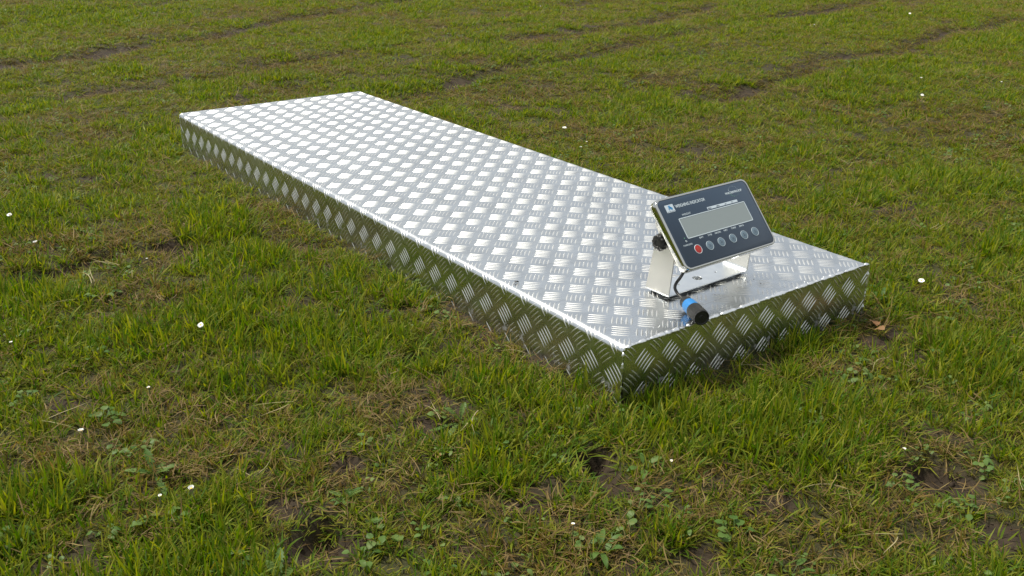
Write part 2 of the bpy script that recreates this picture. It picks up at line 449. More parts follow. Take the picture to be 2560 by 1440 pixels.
def mesh_obj(name, verts, faces, mat, parent=None, smooth=True, loc=None):
    me = bpy.data.meshes.new(name)
    me.from_pydata([tuple(v) for v in verts], [], faces)
    me.materials.append(mat)
    if smooth:
        me.polygons.foreach_set('use_smooth', [True] * len(me.polygons))
    me.update()
    o = bpy.data.objects.new(name, me)
    if loc is not None:
        o.location = loc
    return link(o, parent)

def thing(name, label, cat, loc=(0, 0, 0), group=None, rot=None):
    o = bpy.data.objects.new(name, None)
    COL.objects.link(o)
    o.empty_display_size = .02
    o.location = loc
    if rot is not None:
        o.rotation_euler = rot
    tag(o, label, cat, group)
    return o

def tag(o, label, cat=None, group=None, kind=None):
    o['label'] = label
    if cat: o['category'] = cat
    if group: o['group'] = group
    if kind: o['kind'] = kind

def attr(me, name, vals, typ='FLOAT'):
    a = me.attributes.new(name, typ, 'POINT')
    a.data.foreach_set('value' if typ in ('FLOAT', 'INT') else 'vector', np.asarray(vals).ravel())

def rrect(w_, h_, r, seg=6):
    pts = []
    for cx, cy, a0 in ((w_ / 2 - r, h_ / 2 - r, 0), (-w_ / 2 + r, h_ / 2 - r, 90), (-w_ / 2 + r, -h_ / 2 + r, 180), (w_ / 2 - r, -h_ / 2 + r, 270)):
        for i in range(seg + 1):
            a = R_(a0 + 90 * i / seg)
            pts.append((cx + r * math.cos(a), cy + r * math.sin(a)))
    return pts

def loft(rings, cap0=True, cap1=True, inv=False):
    """rings: lists of 3D points of equal length, bridged in turn"""
    n = len(rings[0]); V = [p for r in rings for p in r]; F = []
    for k in range(len(rings) - 1):
        for i in range(n):
            j = (i + 1) % n
            F.append((k * n + i, k * n + j, (k + 1) * n + j, (k + 1) * n + i))
    if cap0: F.append(tuple(reversed(range(n))))
    if cap1: F.append(tuple(range((len(rings) - 1) * n, len(rings) * n)))
    if inv: F = [tuple(reversed(f)) for f in F]
    return V, F

def tube(path, rad, seg=10, cap=True):
    path = [Vector(p) for p in path]
    if not hasattr(rad, '__len__'): rad = [rad] * len(path)
    rings = []; up = Vector((0.13, 0.21, 1)).normalized()
    for i, p in enumerate(path):
        t = (path[min(i + 1, len(path) - 1)] - path[max(i - 1, 0)]).normalized()
        u = t.cross(up)
        if u.length < 1e-4: u = t.cross(Vector((1, 0, 0)))
        u.normalize(); v = t.cross(u).normalized()
        rings.append([p + rad[i] * (math.cos(2 * math.pi * k / seg) * u + math.sin(2 * math.pi * k / seg) * v) for k in range(seg)])
    return loft(rings, cap, cap)

def smoothpath(pts, n=8):
    P = [Vector(p) for p in pts]; out_ = []
    for i in range(len(P) - 1):
        p0 = P[max(i - 1, 0)]; p1 = P[i]; p2 = P[i + 1]; p3 = P[min(i + 2, len(P) - 1)]
        for k in range(n):
            t = k / n
            out_.append(.5 * ((2 * p1) + (-p0 + p2) * t + (2 * p0 - 5 * p1 + 4 * p2 - p3) * t * t + (-p0 + 3 * p1 - 3 * p2 + p3) * t ** 3))
    out_.append(P[-1])
    return out_

def sharp(o, ang=35):
    me = o.data
    bm = bmesh.new(); bm.from_mesh(me)
    bmesh.ops.recalc_face_normals(bm, faces=bm.faces)
    for e in bm.edges:
        if len(e.link_faces) == 2 and e.calc_face_angle(0) > R_(ang):
            e.smooth = False
    bm.to_mesh(me); bm.free()
    return o

def curve_plate(name, loops, thick, bev, mat, parent, z=0.0):
    """flat plate with holes; loops: first the outline, then holes"""
    cu = bpy.data.curves.new(name, 'CURVE'); cu.dimensions = '2D'; cu.fill_mode = 'BOTH'
    cu.extrude = thick / 2 - bev; cu.bevel_depth = bev; cu.bevel_resolution = 2
    for lp in loops:
        s = cu.splines.new('POLY'); s.points.add(len(lp) - 1)
        for i, (x, y) in enumerate(lp): s.points[i].co = (x, y, 0, 1)
        s.use_cyclic_u = True
    t = bpy.data.objects.new('t', cu)
    COL.objects.link(t)
    bpy.context.view_layer.update()
    me = bpy.data.meshes.new_from_object(t.evaluated_get(bpy.context.evaluated_depsgraph_get()))
    bpy.data.objects.remove(t); bpy.data.curves.remove(cu)
    me.name = name
    me.materials.clear(); me.materials.append(mat)
    o = bpy.data.objects.new(name, me); o.location = (0, 0, z)
    return link(o, parent)

def text_mesh(name, s, size, x, y, z, mat, parent, width=None, bold=.0, align='LEFT', shear=0):
    cu = bpy.data.curves.new(name, 'FONT'); cu.body = s; cu.size = size; cu.align_x = 'LEFT'
    cu.extrude = .00008; cu.offset = bold; cu.shear = shear
    t = bpy.data.objects.new('t', cu)
    COL.objects.link(t); bpy.context.view_layer.update()
    me = bpy.data.meshes.new_from_object(t.evaluated_get(bpy.context.evaluated_depsgraph_get()))
    bpy.data.objects.remove(t); bpy.data.curves.remove(cu)
    me.name = name; me.materials.clear(); me.materials.append(mat)
    co = np.empty(len(me.vertices) * 3); me.vertices.foreach_get('co', co); co = co.reshape(-1, 3)
    wd = co[:, 0].max() - co[:, 0].min(); co[:, 0] -= co[:, 0].min()
    if width: co[:, 0] *= width / wd; wd = width
    if align == 'CENTER': co[:, 0] -= wd / 2
    me.vertices.foreach_set('co', co.ravel()); me.update()
    o = bpy.data.objects.new(name, me); o.location = (x, y, z)
    return link(o, parent)

rng = np.random.default_rng(7)
random.seed(7)

# ------------------------------------------------------------------ ground
def axis(lo0, lo, hi, mid, hi0, s0, s1):
    a = list(np.arange(lo, hi, s0))
    a += list(np.arange(hi, mid, s1))
    v, st = mid, s1
    while v < hi0:
        a.append(v); st *= 1.35; v += st
    a.append(hi0)
    v, st = lo - s0 * 2, s0 * 2; b = []
    while v > lo0:
        b.append(v); st *= 1.35; v -= st
    b.append(lo0)
    return np.array(b[::-1] + a)
gx = axis(-400, -1.0, 1.3, 9.0, 500, .0085, .04)
gy = axis(-400, -.70, 1.3, 8.5, 500, .0085, .04)
GX, GY = np.meshgrid(gx, gy, indexing='ij')
_b, _s, _l, _r = masks(GX.ravel(), GY.ravel())
GZ = ground_h(GX.ravel(), GY.ravel(), _r)
nx, ny = len(gx), len(gy)
me = bpy.data.meshes.new('ground')
me.vertices.add(nx * ny)
me.vertices.foreach_set('co', np.c_[GX.ravel(), GY.ravel(), GZ].ravel())
ii, jj = np.meshgrid(np.arange(nx - 1), np.arange(ny - 1), indexing='ij')
q = (ii * ny + jj).ravel()
quads = np.c_[q, q + ny, q + ny + 1, q + 1]
me.loops.add(quads.size); me.polygons.add(len(quads))
me.loops.foreach_set('vertex_index', quads.ravel())
me.polygons.foreach_set('loop_start', np.arange(0, quads.size, 4))
me.polygons.foreach_set('loop_total', np.full(len(quads), 4))
me.polygons.foreach_set('use_smooth', np.ones(len(quads), bool))
me.update(calc_edges=True)
attr(me, 'cover', np.clip(_s + .55 * _b, 0, 1))
dd = np.hypot(GX.ravel() + .94, GY.ravel() + .97)
attr(me, 'far', sstep(6, 11, dd))
me.materials.append(M_SOIL)
g = bpy.data.objects.new('ground', me); COL.objects.link(g)
tag(g, 'rough turf ground with bare brown soil patches and wheel ruts', kind='structure')

# ------------------------------------------------------------------ weighing platform
RF = .0115                     # fold radius of the sheet
AL = math.pi * RF / 2
STOP = AL / 2 + (PW - 2 * RF)  # end of flat top in sheet coordinate
def und(x, y):
    """slow, sub-millimetre unevenness of the top sheet"""
    e = np.minimum(np.minimum(x, PW - x), np.minimum(y, PL - y))
    return .0030 * (fbm(x, y, .34, 61, 2) - .5) * sstep(0, .08, e)

def sheet(s, y, h):
    """(s across the folded sheet, y along it, h above it) -> world"""
    s = np.asarray(s, float); y = np.asarray(y, float); h = np.asarray(h, float)
    m = s > STOP / 2 + AL / 4
    s2 = np.where(m, (STOP + AL / 2) - s, s)          # mirror the right half
    th = np.clip((s2 / AL + .5), 0, 1) * math.pi / 2
    x = RF - RF * np.cos(th); z = -RF + RF * np.sin(th)
    x = x + np.maximum(s2 - AL / 2, 0); z = z + np.minimum(s2 + AL / 2, 0)
    nx_, nz_ = -np.cos(th), np.sin(th)
    x = x + h * nx_; z = z + h * nz_
    x = np.where(m, PW - x, x)
    z = z + np.where(s2 > 0, und(x, y), 0)
    return np.stack([x, y, z + TOP], -1)

plat = thing('weighing_platform', 'long low silver tread plate platform lying flat on the grass', 'platform', (0, 0, 0))
DEP = .107
ss = np.r_[np.linspace(-AL / 2 - (DEP - RF), -AL / 2, 5)[:-1], np.linspace(-AL / 2, AL / 2, 9), np.linspace(AL / 2, STOP, 44)[1:-1],
           np.linspace(STOP, STOP + AL, 9), np.linspace(STOP + AL, STOP + AL + (DEP - RF), 5)[1:]]
yy = np.linspace(.0015, PL - .0015, 110)
S_, Y_ = np.meshgrid(ss, yy, indexing='ij')
V = sheet(S_.ravel(), Y_.ravel(), np.zeros(S_.size))
ns, nyy = len(ss), len(yy)
F = [(i * nyy + j, i * nyy + j + 1, (i + 1) * nyy + j + 1, (i + 1) * nyy + j) for i in range(ns - 1) for j in range(nyy - 1)]
deck = mesh_obj('folded_deck_sheet', V, [f[::-1] for f in F], M_SHEET, plat)
for yy0, sg in ((0., 1), (PL, -1)):
    # end panel: a 3 mm plate standing just inside the folded sheet
    pts = [(RF * .3, -DEP), (PW - RF * .3, -DEP), (PW - .0012, -RF)] + \
          [(PW - RF + RF * .9 * math.cos(a), -RF + RF * .9 * math.sin(a)) for a in np.linspace(0, math.pi / 2, 5)][1:] + \
          [(RF - RF * .9 * math.sin(a), -RF + RF * .9 * math.cos(a)) for a in np.linspace(0, math.pi / 2, 5)]
    r0 = [(x, yy0, TOP + z) for x, z in pts]; r1 = [(x, yy0 + sg * .003, TOP + z) for x, z in pts]
    v, f = loft([r0, r1])
    sharp(mesh_obj('end_panel', v, f, M_SHEET, plat))

NB = 9
def bar(cs, cy, ang, L_=.0315, w_=.0040, h_=.0010):
    """one raised lens-shaped bar: outline in the sheet plane"""
    vs = []; hs = []
    tt = np.linspace(-1, 1, NB)
    for t in tt:
        ww = w_ / 2 * max(1 - abs(t) ** 2.4, .02)
        hh = h_ * max(1 - t * t, 0) ** .6
        for u, k in ((-1, -.12), (-.72, .55), (0, 1), (.72, .55), (1, -.12)):
            vs.append((t * L_ / 2, u * ww)); hs.append(hh * k if k > 0 else -.0001)
    vs = np.array(vs)
    c, s = math.cos(ang), math.sin(ang)
    return cs + vs[:, 0] * c - vs[:, 1] * s, cy + vs[:, 0] * s + vs[:, 1] * c, np.array(hs)
BF = [(i * 5 + j, (i + 1) * 5 + j, (i + 1) * 5 + j + 1, i * 5 + j + 1) for i in range(NB - 1) for j in range(4)]
bars = []   # world verts
SP = PP / math.sqrt(2) * .188
def five(cs, cy, ang, fn, keep):
    c, s = math.cos(ang), math.sin(ang)
    for k in range(-2, 3):
        ox, oy = -s * k * SP, c * k * SP
        j = rng.normal(0, .00015, 2)
        a, b, h = bar(cs + ox + j[0], cy + oy + j[1], ang, L_=.0315 * rng.uniform(.96, 1.03), w_=.0037 * rng.uniform(.92, 1.06), h_=.00092 * rng.uniform(.85, 1.1))
        r = keep(a, b, h)
        if r is not None:
            bars.append(fn(*r))
smin, smax = ss[0], ss[-1]
def keep_sheet(a, b, h):
    if b.min() < .001 and b.mean() < .004: return None
    if b.max() > PL - .001 and b.mean() > PL - .004: return None
    if a.mean() < smin + .004 or a.mean() > smax - .004: return None
    b2 = np.clip(b, .0022, PL - .0022)
    top = sstep(-.002, .01, a)
    worn = 1 - .6 * sstep(.034, .010, b) * top      # ground down beside the weld
    bent = 1 - .6 * np.exp(-(a / .010) ** 2) - .6 * np.exp(-((a - STOP - AL / 2) / .010) ** 2)   # flattened where the sheet was folded
    return a, b2, np.where(h > 0, h * worn * bent, h)
def keep_front(a, b, h):
    if a.mean() < .003 or a.mean() > PW - .003: return None
    if b.mean() > -.002 or b.mean() < -DEP + .004: return None
    return np.clip(a, .0012, PW - .0012), np.clip(b, -DEP, -.003), h
q45 = math.pi / 4
sU, yU = .0062, .0191
for i in range(-2, 14):
    for j in range(-1, 36):
        five(sU + i * PP, yU + j * PP, q45, sheet, keep_sheet)
        five(sU + (i + .5) * PP, yU + (j + .5) * PP, -q45, sheet, keep_sheet)
fr = lambda a, b, h: np.stack([a, -h, TOP + b], -1)
bk = lambda a, b, h: np.stack([a, PL + h, TOP + b], -1)
for fn in (fr, bk):
    for i in range(-1, 12):
        for j in range(-3, 2):
            five(.047 + i * PP, -.0355 + j * PP, q45, fn, keep_front)
            five(.047 + (i + .5) * PP, -.0355 + (j + .5) * PP, -q45, fn, keep_front)
E3 = np.array(EYE)
vis = []
for k, b in enumerate(bars):
    c = b.mean(0)
    hid = (c[0] > PW - .001) or (c[1] > PL - .001)
    vis.append((np.linalg.norm(c - E3) + (100 if hid else 0), k))
order = [k for _, k in sorted(vis)]
bar_me_cache = 0
for k in order[:300]:
    b = bars[k]; c = b.mean(0)
    mesh_obj('raised_bar', b - c, BF, M_BAR, plat, loc=tuple(c))
rest = order[300:]
V = np.concatenate([bars[k] for k in rest]); nb = len(bars[0])
F = [tuple(v + i * nb for v in f) for i in range(len(rest)) for f in BF]
o = mesh_obj('raised_bar', V, F, M_BAR, plat); o['kind'] = 'stuff'

def weld(path, rad, flat=1.0, seg=9, seed=0, amp=.35):
    rings = []
    P = [Vector(p) for p in path]
    for i, p in enumerate(P):
        t = (P[min(i + 1, len(P) - 1)] - P[max(i - 1, 0)]).normalized()
        u = t.orthogonal().normalized() if False else None
        ax = Vector((0, 0, 1)) if abs(t.z) < .5 else Vector((0, 1, 0))
        v = t.cross(ax).normalized(); ax = v.cross(t).normalized()
        rip = .12 * math.sin(i * 1.9) + amp * (float(vnoise(i * .004, seed, .011, seed)) - .5) * 2 + amp * .6 * (float(vnoise(i * .004, seed, .035, seed + 3)) - .5) * 2
        r = rad * (1 + rip)
        rings.append([p + r * (math.cos(a) * v * 1.0 + math.sin(a) * ax * flat) for a in np.linspace(0, 2 * math.pi, seg, endpoint=False)])
    return loft(rings)
def profile_path(yw, n_side=46, n_arc=6, n_top=250, off=0.0):
    sv = np.r_[np.linspace(-AL / 2 - (DEP - RF) + .004, -AL / 2, n_side)[:-1], np.linspace(-AL / 2, AL / 2, n_arc)[:-1], np.linspace(AL / 2, STOP, n_top)[:-1],
               np.linspace(STOP, STOP + AL, n_arc)[:-1], np.linspace(STOP + AL, STOP + AL + (DEP - RF) - .004, n_side)]
    return sheet(sv, np.full(len(sv), yw), np.full(len(sv), off))
for yw, big in ((.0006, 1.0), (PL - .0006, .6)):
    pth = profile_path(yw)
    # three runs of bead: up one corner, along the top edge, down the other corner
    for i0, i1, rd, sd in ((0, 47, .0019, 9), (46, 302, .0034, 4), (301, len(pth), .0019, 12)):
        v, f = weld(pth[i0:i1], rd * big, .8, seed=sd + (30 if big < 1 else 0), amp=.75 if big == 1 else .2)
        mesh_obj('weld_bead', v, f, M_WELD, plat)
# a few drops of weld spatter beside the bead
for k in range(26):
    x, y = rng.uniform(.02, PW - .02), abs(rng.normal(.008, .010)) + .004
    rr_ = rng.uniform(.0005, .0011)
    v, f = tube([(x, y, TOP - .0002), (x, y, TOP + rr_ * .6), (x, y, TOP + rr_)], [rr_, rr_ * .8, rr_ * .25], 8)
    mesh_obj('weld_spatter', v, f, M_WELD, plat)

# ------------------------------------------------------------------ weighing indicator
T_ = R_(48.6)
ind = thing('weighing_indicator', 'stainless weighing indicator with dark blue keypad face on tilted bracket', 'indicator', (.2930, .1255, TOP), rot=(0, 0, .0228))
def child_frame(loc, rot):
    return Matrix.Translation(loc) @ Euler(rot, 'XYZ').to_matrix().to_4x4()
MI = child_frame((.2930, .1255, TOP), (0, 0, .0228))
MF = child_frame((.2914, .0904, .1215 + TOP), (T_, 0, .0228))    # face frame: x right, y up the face, z out of it
MFL = MI.inverted() @ MF
def into_face(o, z=None):
    o.matrix_local = MFL @ Matrix.Translation(o.location)
    return o
FW, FH = .232, .132
# housing tray: rounded rim with a recess for the membrane
def ring(w_, h_, r, z): return [(x, y, z) for x, y in rrect(w_, h_, r, 7)]
rings = [ring(FW - .008, FH - .008, .010, -.0190), ring(FW - .002, FH - .002, .013, -.0172), ring(FW, FH, .013, -.0150), ring(FW, FH, .013, -.0022), ring(FW - .0014, FH - .0014, .0124, -.0005), ring(FW - .004, FH - .004, .0115, 0.0),
         ring(FW - .0072, FH - .0072, .0105, -.0004), ring(FW - .0080, FH - .0080, .010, -.0016)]
v, f = loft(rings)
hs = sharp(mesh_obj('housing', v, f, M_STEEL3, ind), 50); into_face(hs)
# rear housing
rings = [ring(.180, .100, .018, -.0185), ring(.180, .100, .018, -.046), ring(.176, .096, .016, -.0495), ring(.168, .088, .014, -.051)]
v, f = loft(rings)
rh = sharp(mesh_obj('rear_housing', v, f, M_STEEL, ind), 50); into_face(rh)
# membrane
v, f = loft([ring(FW - .0082, FH - .0082, .010, -.0016), ring(FW - .0082, FH - .0082, .010, -.0008), ring(FW - .0090, FH - .0090, .0097, -.0005)])
pn = sharp(mesh_obj('face_panel', v, f, M_PANEL, ind), 50); into_face(pn)
ZF = -.0005
def sub(o): return o     # face panel children live in panel coordinates
def flat_box(name, x0, y0, x1, y1, z0, z1, mat, parent, r=.0006):
    rr = rrect(x1 - x0, y1 - y0, min(r, (y1 - y0) / 2.2), 3)
    cx, cy = (x0 + x1) / 2, (y0 + y1) / 2
    v, f = loft([[(x + cx, y + cy, z0) for x, y in rr], [(x + cx, y + cy, z1) for x, y in rr]])
    return sharp(mesh_obj(name, v, f, mat, parent))
# display with frame
def frame(name, x0, y0, x1, y1, t, z0, z1, mat, parent):
    cx, cy = (x0 + x1) / 2, (y0 + y1) / 2; w_, h_ = x1 - x0, y1 - y0
    def rg(d, z): return [(x + cx, y + cy, z) for x, y in rrect(w_ - 2 * d, h_ - 2 * d, .0022 - min(d, .0012), 4)]
    v, f = loft([rg(0, z0), rg(0, z1), rg(t, z1), rg(t, z0)], False, False)
    return sharp(mesh_obj(name, v, f, mat, parent))
frame('display_frame', -.0815, -.0138, .0862, .0242, .0013, ZF - .0002, ZF + .0003, M_WHITE, pn)
flat_box('display', -.0801, -.0124, .0848, .0228, ZF - .0002, ZF + .00012, M_LCD, pn)
# print
text_mesh('lettering', 'WEIGHING INDICATOR', .0078, -.0755, .0434, ZF, M_WHITE, pn, width=.0735, bold=.00012)
text_mesh('lettering', 'WEIGHT', .0050, -.0695, .0272, ZF, M_WHITE, pn, width=.0215)
text_mesh('lettering', 'WATERPROOF', .0056, .0505, .0437, ZF, M_WHITE, pn, width=.044, bold=.00014, shear=.1)
text_mesh('lettering', 'CHARGING', .0040, -.0985, -.0248, ZF, M_WHITE, pn, width=.0215)
for s, x in (('BAT', -.0510), ('STB', -.0300), ('GROSS', -.0099), ('NET', .0104), ('TARE', .0306), ('ZERO', .0508)):
    text_mesh('lettering', s, .0042, x, -.0188, ZF, M_WHITE, pn, width=.0026 * len(s) + .002, align='CENTER', bold=.00005)
v, f = tube([(-.0878 + .0013 * math.cos(a), -.0168 + .0013 * math.sin(a), ZF + .0001) for a in np.linspace(0, 2 * math.pi, 15)], .0004, 6)
mesh_obj('charging_light_ring', v, f, M_WHITE, pn)
flat_box('charging_mark', -.0893, -.0122, -.0878, -.0098, ZF - .0001, ZF + .0001, M_GREENP, pn)
# star ring round WATERPROOF
for k in range(20):
    a = 2 * math.pi * k / 20
    if abs(math.sin(a)) < .28: continue
    x, y = .0735 + .0118 * math.cos(a), .0468 + .0098 * math.sin(a)
    big = .00035 + .00045 * max(0, math.cos(a - R_(205)))
    mt = M_GREENP if math.sin(a) < -.2 else M_WHITE
    v, f = loft([[(x + big * math.cos(b), y + big * math.sin(b), z) for b in np.linspace(0, 2 * math.pi, 6, endpoint=False)] for z in (ZF - .0001, ZF + .0001)])
    mesh_obj('ring_dot', v, f, mt, pn, smooth=False)
# white strip with its small printing
st = flat_box('value_strip', -.0070, .0262, .0712, .0307, ZF - .0002, ZF + .00015, M_LABEL, pn)
for s, x, wd in (('Max', -.0052, .0085), ('Min', .0165, .0075), ('e=', .0376, .0045), ('T=', .0545, .005)):
    text_mesh('lettering', s, .0036, x, .0270, ZF + .0002, M_DARKP, st, width=wd, bold=.00006)
# emblem
em = flat_box('emblem_label', -.0985, .0383, -.0790, .0522, ZF - .0002, ZF + .00015, M_LABEL, pn)
def blob(cx, cy, r, n_, amp, ph, mat, par, name='emblem_shape', hole=0):
    rr = lambda k: r * (1 + amp * math.cos(n_ * 2 * math.pi * k / 30 + ph))
    p0 = [(cx + rr(k) * math.cos(2 * math.pi * k / 30), cy + rr(k) * 1.1 * math.sin(2 * math.pi * k / 30)) for k in range(30)]
    loops = [p0]
    if hole: loops.append([(cx + hole * math.cos(2 * math.pi * k / 16), cy + hole * math.sin(2 * math.pi * k / 16)) for k in range(16)])
    return curve_plate(name, loops, .0002, .00001, mat, par, ZF + .0002)
blob(-.0887, .0480, .0024, 5, .32, .6, M_BLUEP, em)
blob(-.0851, .0446, .0023, 4, .12, .2, M_BLUEP, em)
blob(-.0868, .0465, .0012, 3, .1, .2, M_BLUEP, em)
blob(-.0908, .0440, .0016, 6, .18, .2, M_BLUEP, em, hole=.0008)
xx = -.0968
while xx < -.0815:
    wd = random.uniform(.0005, .0010)
    flat_box('small_print', xx, .0391, xx + wd, .0403, ZF + .0001, ZF + .00022, M_DARKP, em, .0001)
    xx += wd + .0004 + (.0010 if random.random() < .15 else 0)
# keys
for k, x in enumerate((-.0703, -.0412, -.0120, .0176, .0474, .0764)):
    y = -.0354 + .0002 * k
    mt = M_RED if k == 0 else M_KEY
    c_ = [(math.cos(a), math.sin(a)) for a in np.linspace(0, 2 * math.pi, 32, endpoint=False)]
    v, f = loft([[(x + r * a, y + r * b, z) for a, b in c_] for r, z in ((.0074, ZF - .0001), (.0074, ZF + .0002), (.0066, ZF + .00045), (.003, ZF + .00055))])
    ky = sharp(mesh_obj('key', v, f, mt, pn))
    if k == 0: ky['label'] = 'red round key with a pale ring'
    v, f = tube([(x + .0078 * a, y + .0078 * b, ZF + .0001) for a, b in c_ + c_[:1]], .00052, 6, False)
    mesh_obj('key_ring', v, f, simple('pale_ring', (.42, .50, .55), .5) if k == 1 else (bpy.data.materials.get('pale_ring') or M_WHITE), ky)
    if k == 0:
        for (a, b, s) in ((0, .0012, .0018), (0, -.0020, .001)):
            v, f = tube([(x + a + s * math.cos(t), y + b + s * math.sin(t), ZF + .0006) for t in np.linspace(R_(120), R_(420), 12)], .00022, 5)
            mesh_obj('key_symbol', v, f, simple('orange_print', (.55, .12, .04), .5), ky)
    else:
        for (a, b, w1, h1) in ((-.0012, .0022, .0022, .0009), (.0004, .0002, .0046, .0008), (0, -.0019, .0052, .0010)):
            a += random.uniform(-.0006, .0006)
            n_ = random.choice((2, 3, 4)); w2 = w1 / n_
            for i_ in range(n_):
                x0 = x + a - w1 / 2 + i_ * w2
                flat_box('key_symbol', x0, y + b, x0 + w2 * .72, y + b + h1, ZF + .0004, ZF + .00068, M_DARKP, ky, .0001)

# bracket: base plate with holes, two side arms (coordinates in the indicator frame)
BW, BD = .2065, .0555
ox, oy = 0, 0
base = curve_plate('bracket_base', [rrect(BW, BD, .0008, 2),
        [(.000 + .0092 * math.cos(a), .0005 + .0092 * math.sin(a)) for a in np.linspace(0, 2 * math.pi, 28, endpoint=False)],
        [(.049 + .0024 * math.cos(a), .0008 + .0024 * math.sin(a)) for a in np.linspace(0, 2 * math.pi, 14, endpoint=False)],
        [(-.049 + .0024 * math.cos(a), -.0008 + .0024 * math.sin(a)) for a in np.linspace(0, 2 * math.pi, 14, endpoint=False)]],
        .0020, .0003, M_STEEL2, ind, .0052)
for sx in (-1, 1):
    x = sx * (BW / 2 - .001)
    pv = (-.0085, .0975)         # pivot (y, z)
    pr = .0195
    pts = [(-BD / 2, .0050), (BD / 2, .0050)]
    a0, a1 = R_(8), R_(150)
    pts += [(pv[0] + pr * math.cos(a), pv[1] + pr * math.sin(a)) for a in np.linspace(a0, a1, 14)] + [(-BD / 2 - .0070, .088)]
    r0 = [(x - .001, y, z) for y, z in pts]; r1 = [(x + .001, y, z) for y, z in pts]
    v, f = loft([r0, r1])
    arm = sharp(mesh_obj('bracket_arm', v, f, M_STEEL, ind))
    b_ = arm.modifiers.new('b', 'BEVEL'); b_.width = .0004; b_.segments = 2
    # inside bend between base and arm
    bx = x - sx * .001; br = .0045
    pb = [(bx - sx * br * (1 - math.cos(a)), .0062 + br * (1 - math.sin(a))) for a in np.linspace(0, math.pi / 2, 7)] + [(bx, .0062)]
    v, f = loft([[(a, -BD / 2 + .0004, b) for a, b in pb], [(a, BD / 2 - .0004, b) for a, b in pb]])
    sharp(mesh_obj('bracket_bend', v, f, M_STEEL2, ind), 50)
    # lobed clamping knob with its screw
    kx = x + sx * .004
    rings = []
    for dx, rr in ((0, .0095), (.0015, .0125), (.003, .0138), (.0105, .0138), (.0125, .0128), (.0135, .0105), (.0137, .006), (.0130, .0055)):
        rings.append([(kx + sx * dx, pv[0] + .0005 + (rr * (1 + .055 * math.cos(10 * a))) * math.cos(a), pv[1] + .003 + (rr * (1 + .055 * math.cos(10 * a))) * math.sin(a)) for a in np.linspace(0, 2 * math.pi, 80, endpoint=False)])
    v, f = loft(rings)
    kn = sharp(mesh_obj('clamp_knob', v, f, M_BLACK, ind), 40)
    v, f = tube([(x - sx * .012, pv[0], pv[1] + .003), (kx + sx * .001, pv[0], pv[1] + .003)], .004, 12)
    sharp(mesh_obj('clamp_screw', v, f, M_STEEL, ind))
    for yy_ in (-.019, .019):
        v, f = loft([[(sx * .090 + r * math.cos(a), yy_ + r * math.sin(a), z) for a in np.linspace(0, 2 * math.pi, 14, endpoint=False)] for r, z in ((.0045, .0009), (.0052, .0022), (.0052, .0043))])
        mesh_obj('rubber_foot', v, f, M_BLACK, ind)
# cable and plug (world coordinates taken into the indicator frame)
MIi = MI.inverted()
def W2I(p): return MIi @ (Vector(p) + Vector((0, 0, TOP)))
A_, B_ = Vector((.1885, .0595, .0135)), Vector((.1551, -.0142, .0150))
cpath = smoothpath([(.2060, .0760, .0700), (.2000, .0745, .0560), (.2008, .0822, .0420), (.1980, .0870, .0320), (.1935, .0852, .0250), (.1925, .0785, .0180), (.1905, .0665, .0142), tuple(A_ + (A_ - B_) * .02)], 8)
v, f = tube([W2I(p) for p in cpath], .0027, 12)
cb = mesh_obj('cable', v, f, M_RUB, ind)
v, f = tube([W2I(p) for p in ((.2085, .0800, .0760), (.2035, .0760, .0620), (.2015, .0752, .0590))], [.0062, .0058, .0040], 14)
sharp(mesh_obj('cable_gland', v, f, M_BLACK2, ind))
def axpts(fr_): return W2I(A_ + (B_ - A_) * fr_)
def turned(name, prof, mat, lob=0, amp=0., seg=36):
    a = axpts(0); d = (axpts(1) - a); Lx = d.length; d.normalize()
    u = d.cross(Vector((0, 0, 1))).normalized(); vv = d.cross(u)
    rings = []
    for t, r in prof:
        rings.append([a + d * (t * Lx) + (r * (1 + (amp * math.cos(lob * th) if lob else 0))) * (math.cos(th) * u + math.sin(th) * vv) for th in np.linspace(0, 2 * math.pi, seg, endpoint=False)])
    v, f = loft(rings)
    return sharp(mesh_obj(name, v, f, mat, plug), 30)
plug = bpy.data.objects.new('plug', None); plug.empty_display_size = .01; link(plug, ind)
plug['label'] = 'black cable plug with a bright blue ring'
turned('plug_boot', [(-.02, .0030), (.02, .0058), (.06, .0078), (.11, .0098), (.14, .0106), (.31, .0112)], M_BLACK2, 12, .02, 96)
turned('blue_ring', [(.30, .0112), (.305, .0121), (.46, .0126), (.575, .0128), (.58, .0122)], M_CYAN)
turned('locking_sleeve', [(.575, .0122), (.58, .0128), (.60, .0131), (.93, .0133), (.955, .0129)], M_BLACK2, 40, .022, 200)
turned('end_cap', [(.95, .0127), (.99, .0129), (1.0, .0124), (1.0, .0108), (.985, .0100), (.985, .0045), (.992, .0040), (.992, .0012)], M_BLACK)

# ------------------------------------------------------------------ fly on the deck
def ellipsoid(c, r, n1=8, n2=10, rot=0):
    rings = []
    for i in range(1, n1):
        t = math.pi * i / n1
        rings.append([(c[0] + r[0] * -math.cos(t), c[1] + r[1] * math.sin(t) * math.cos(a), c[2] + r[2] * math.sin(t) * math.sin(a)) for a in np.linspace(0, 2 * math.pi, n2, endpoint=False)])
    return loft(rings)
def merge(parts):
    V, F = [], []
    for v, f in parts:
        n_ = len(V); V += list(v); F += [tuple(i + n_ for i in q_) for q_ in f]
    return V, F
fly = thing('fly', 'small dark fly sitting on the tread plate near its long left edge', 'fly', (.0234, .3049, TOP + .0008), rot=(0, 0, R_(-30)))
v, f = merge([ellipsoid((.0026, 0, .0022), (.0011, .0012, .0011)), ellipsoid((.0008, 0, .0024), (.0018, .0014, .0014)), ellipsoid((-.0020, 0, .0021), (.0024, .0015, .0013))])
mesh_obj('body', v, f, M_FLY, fly)
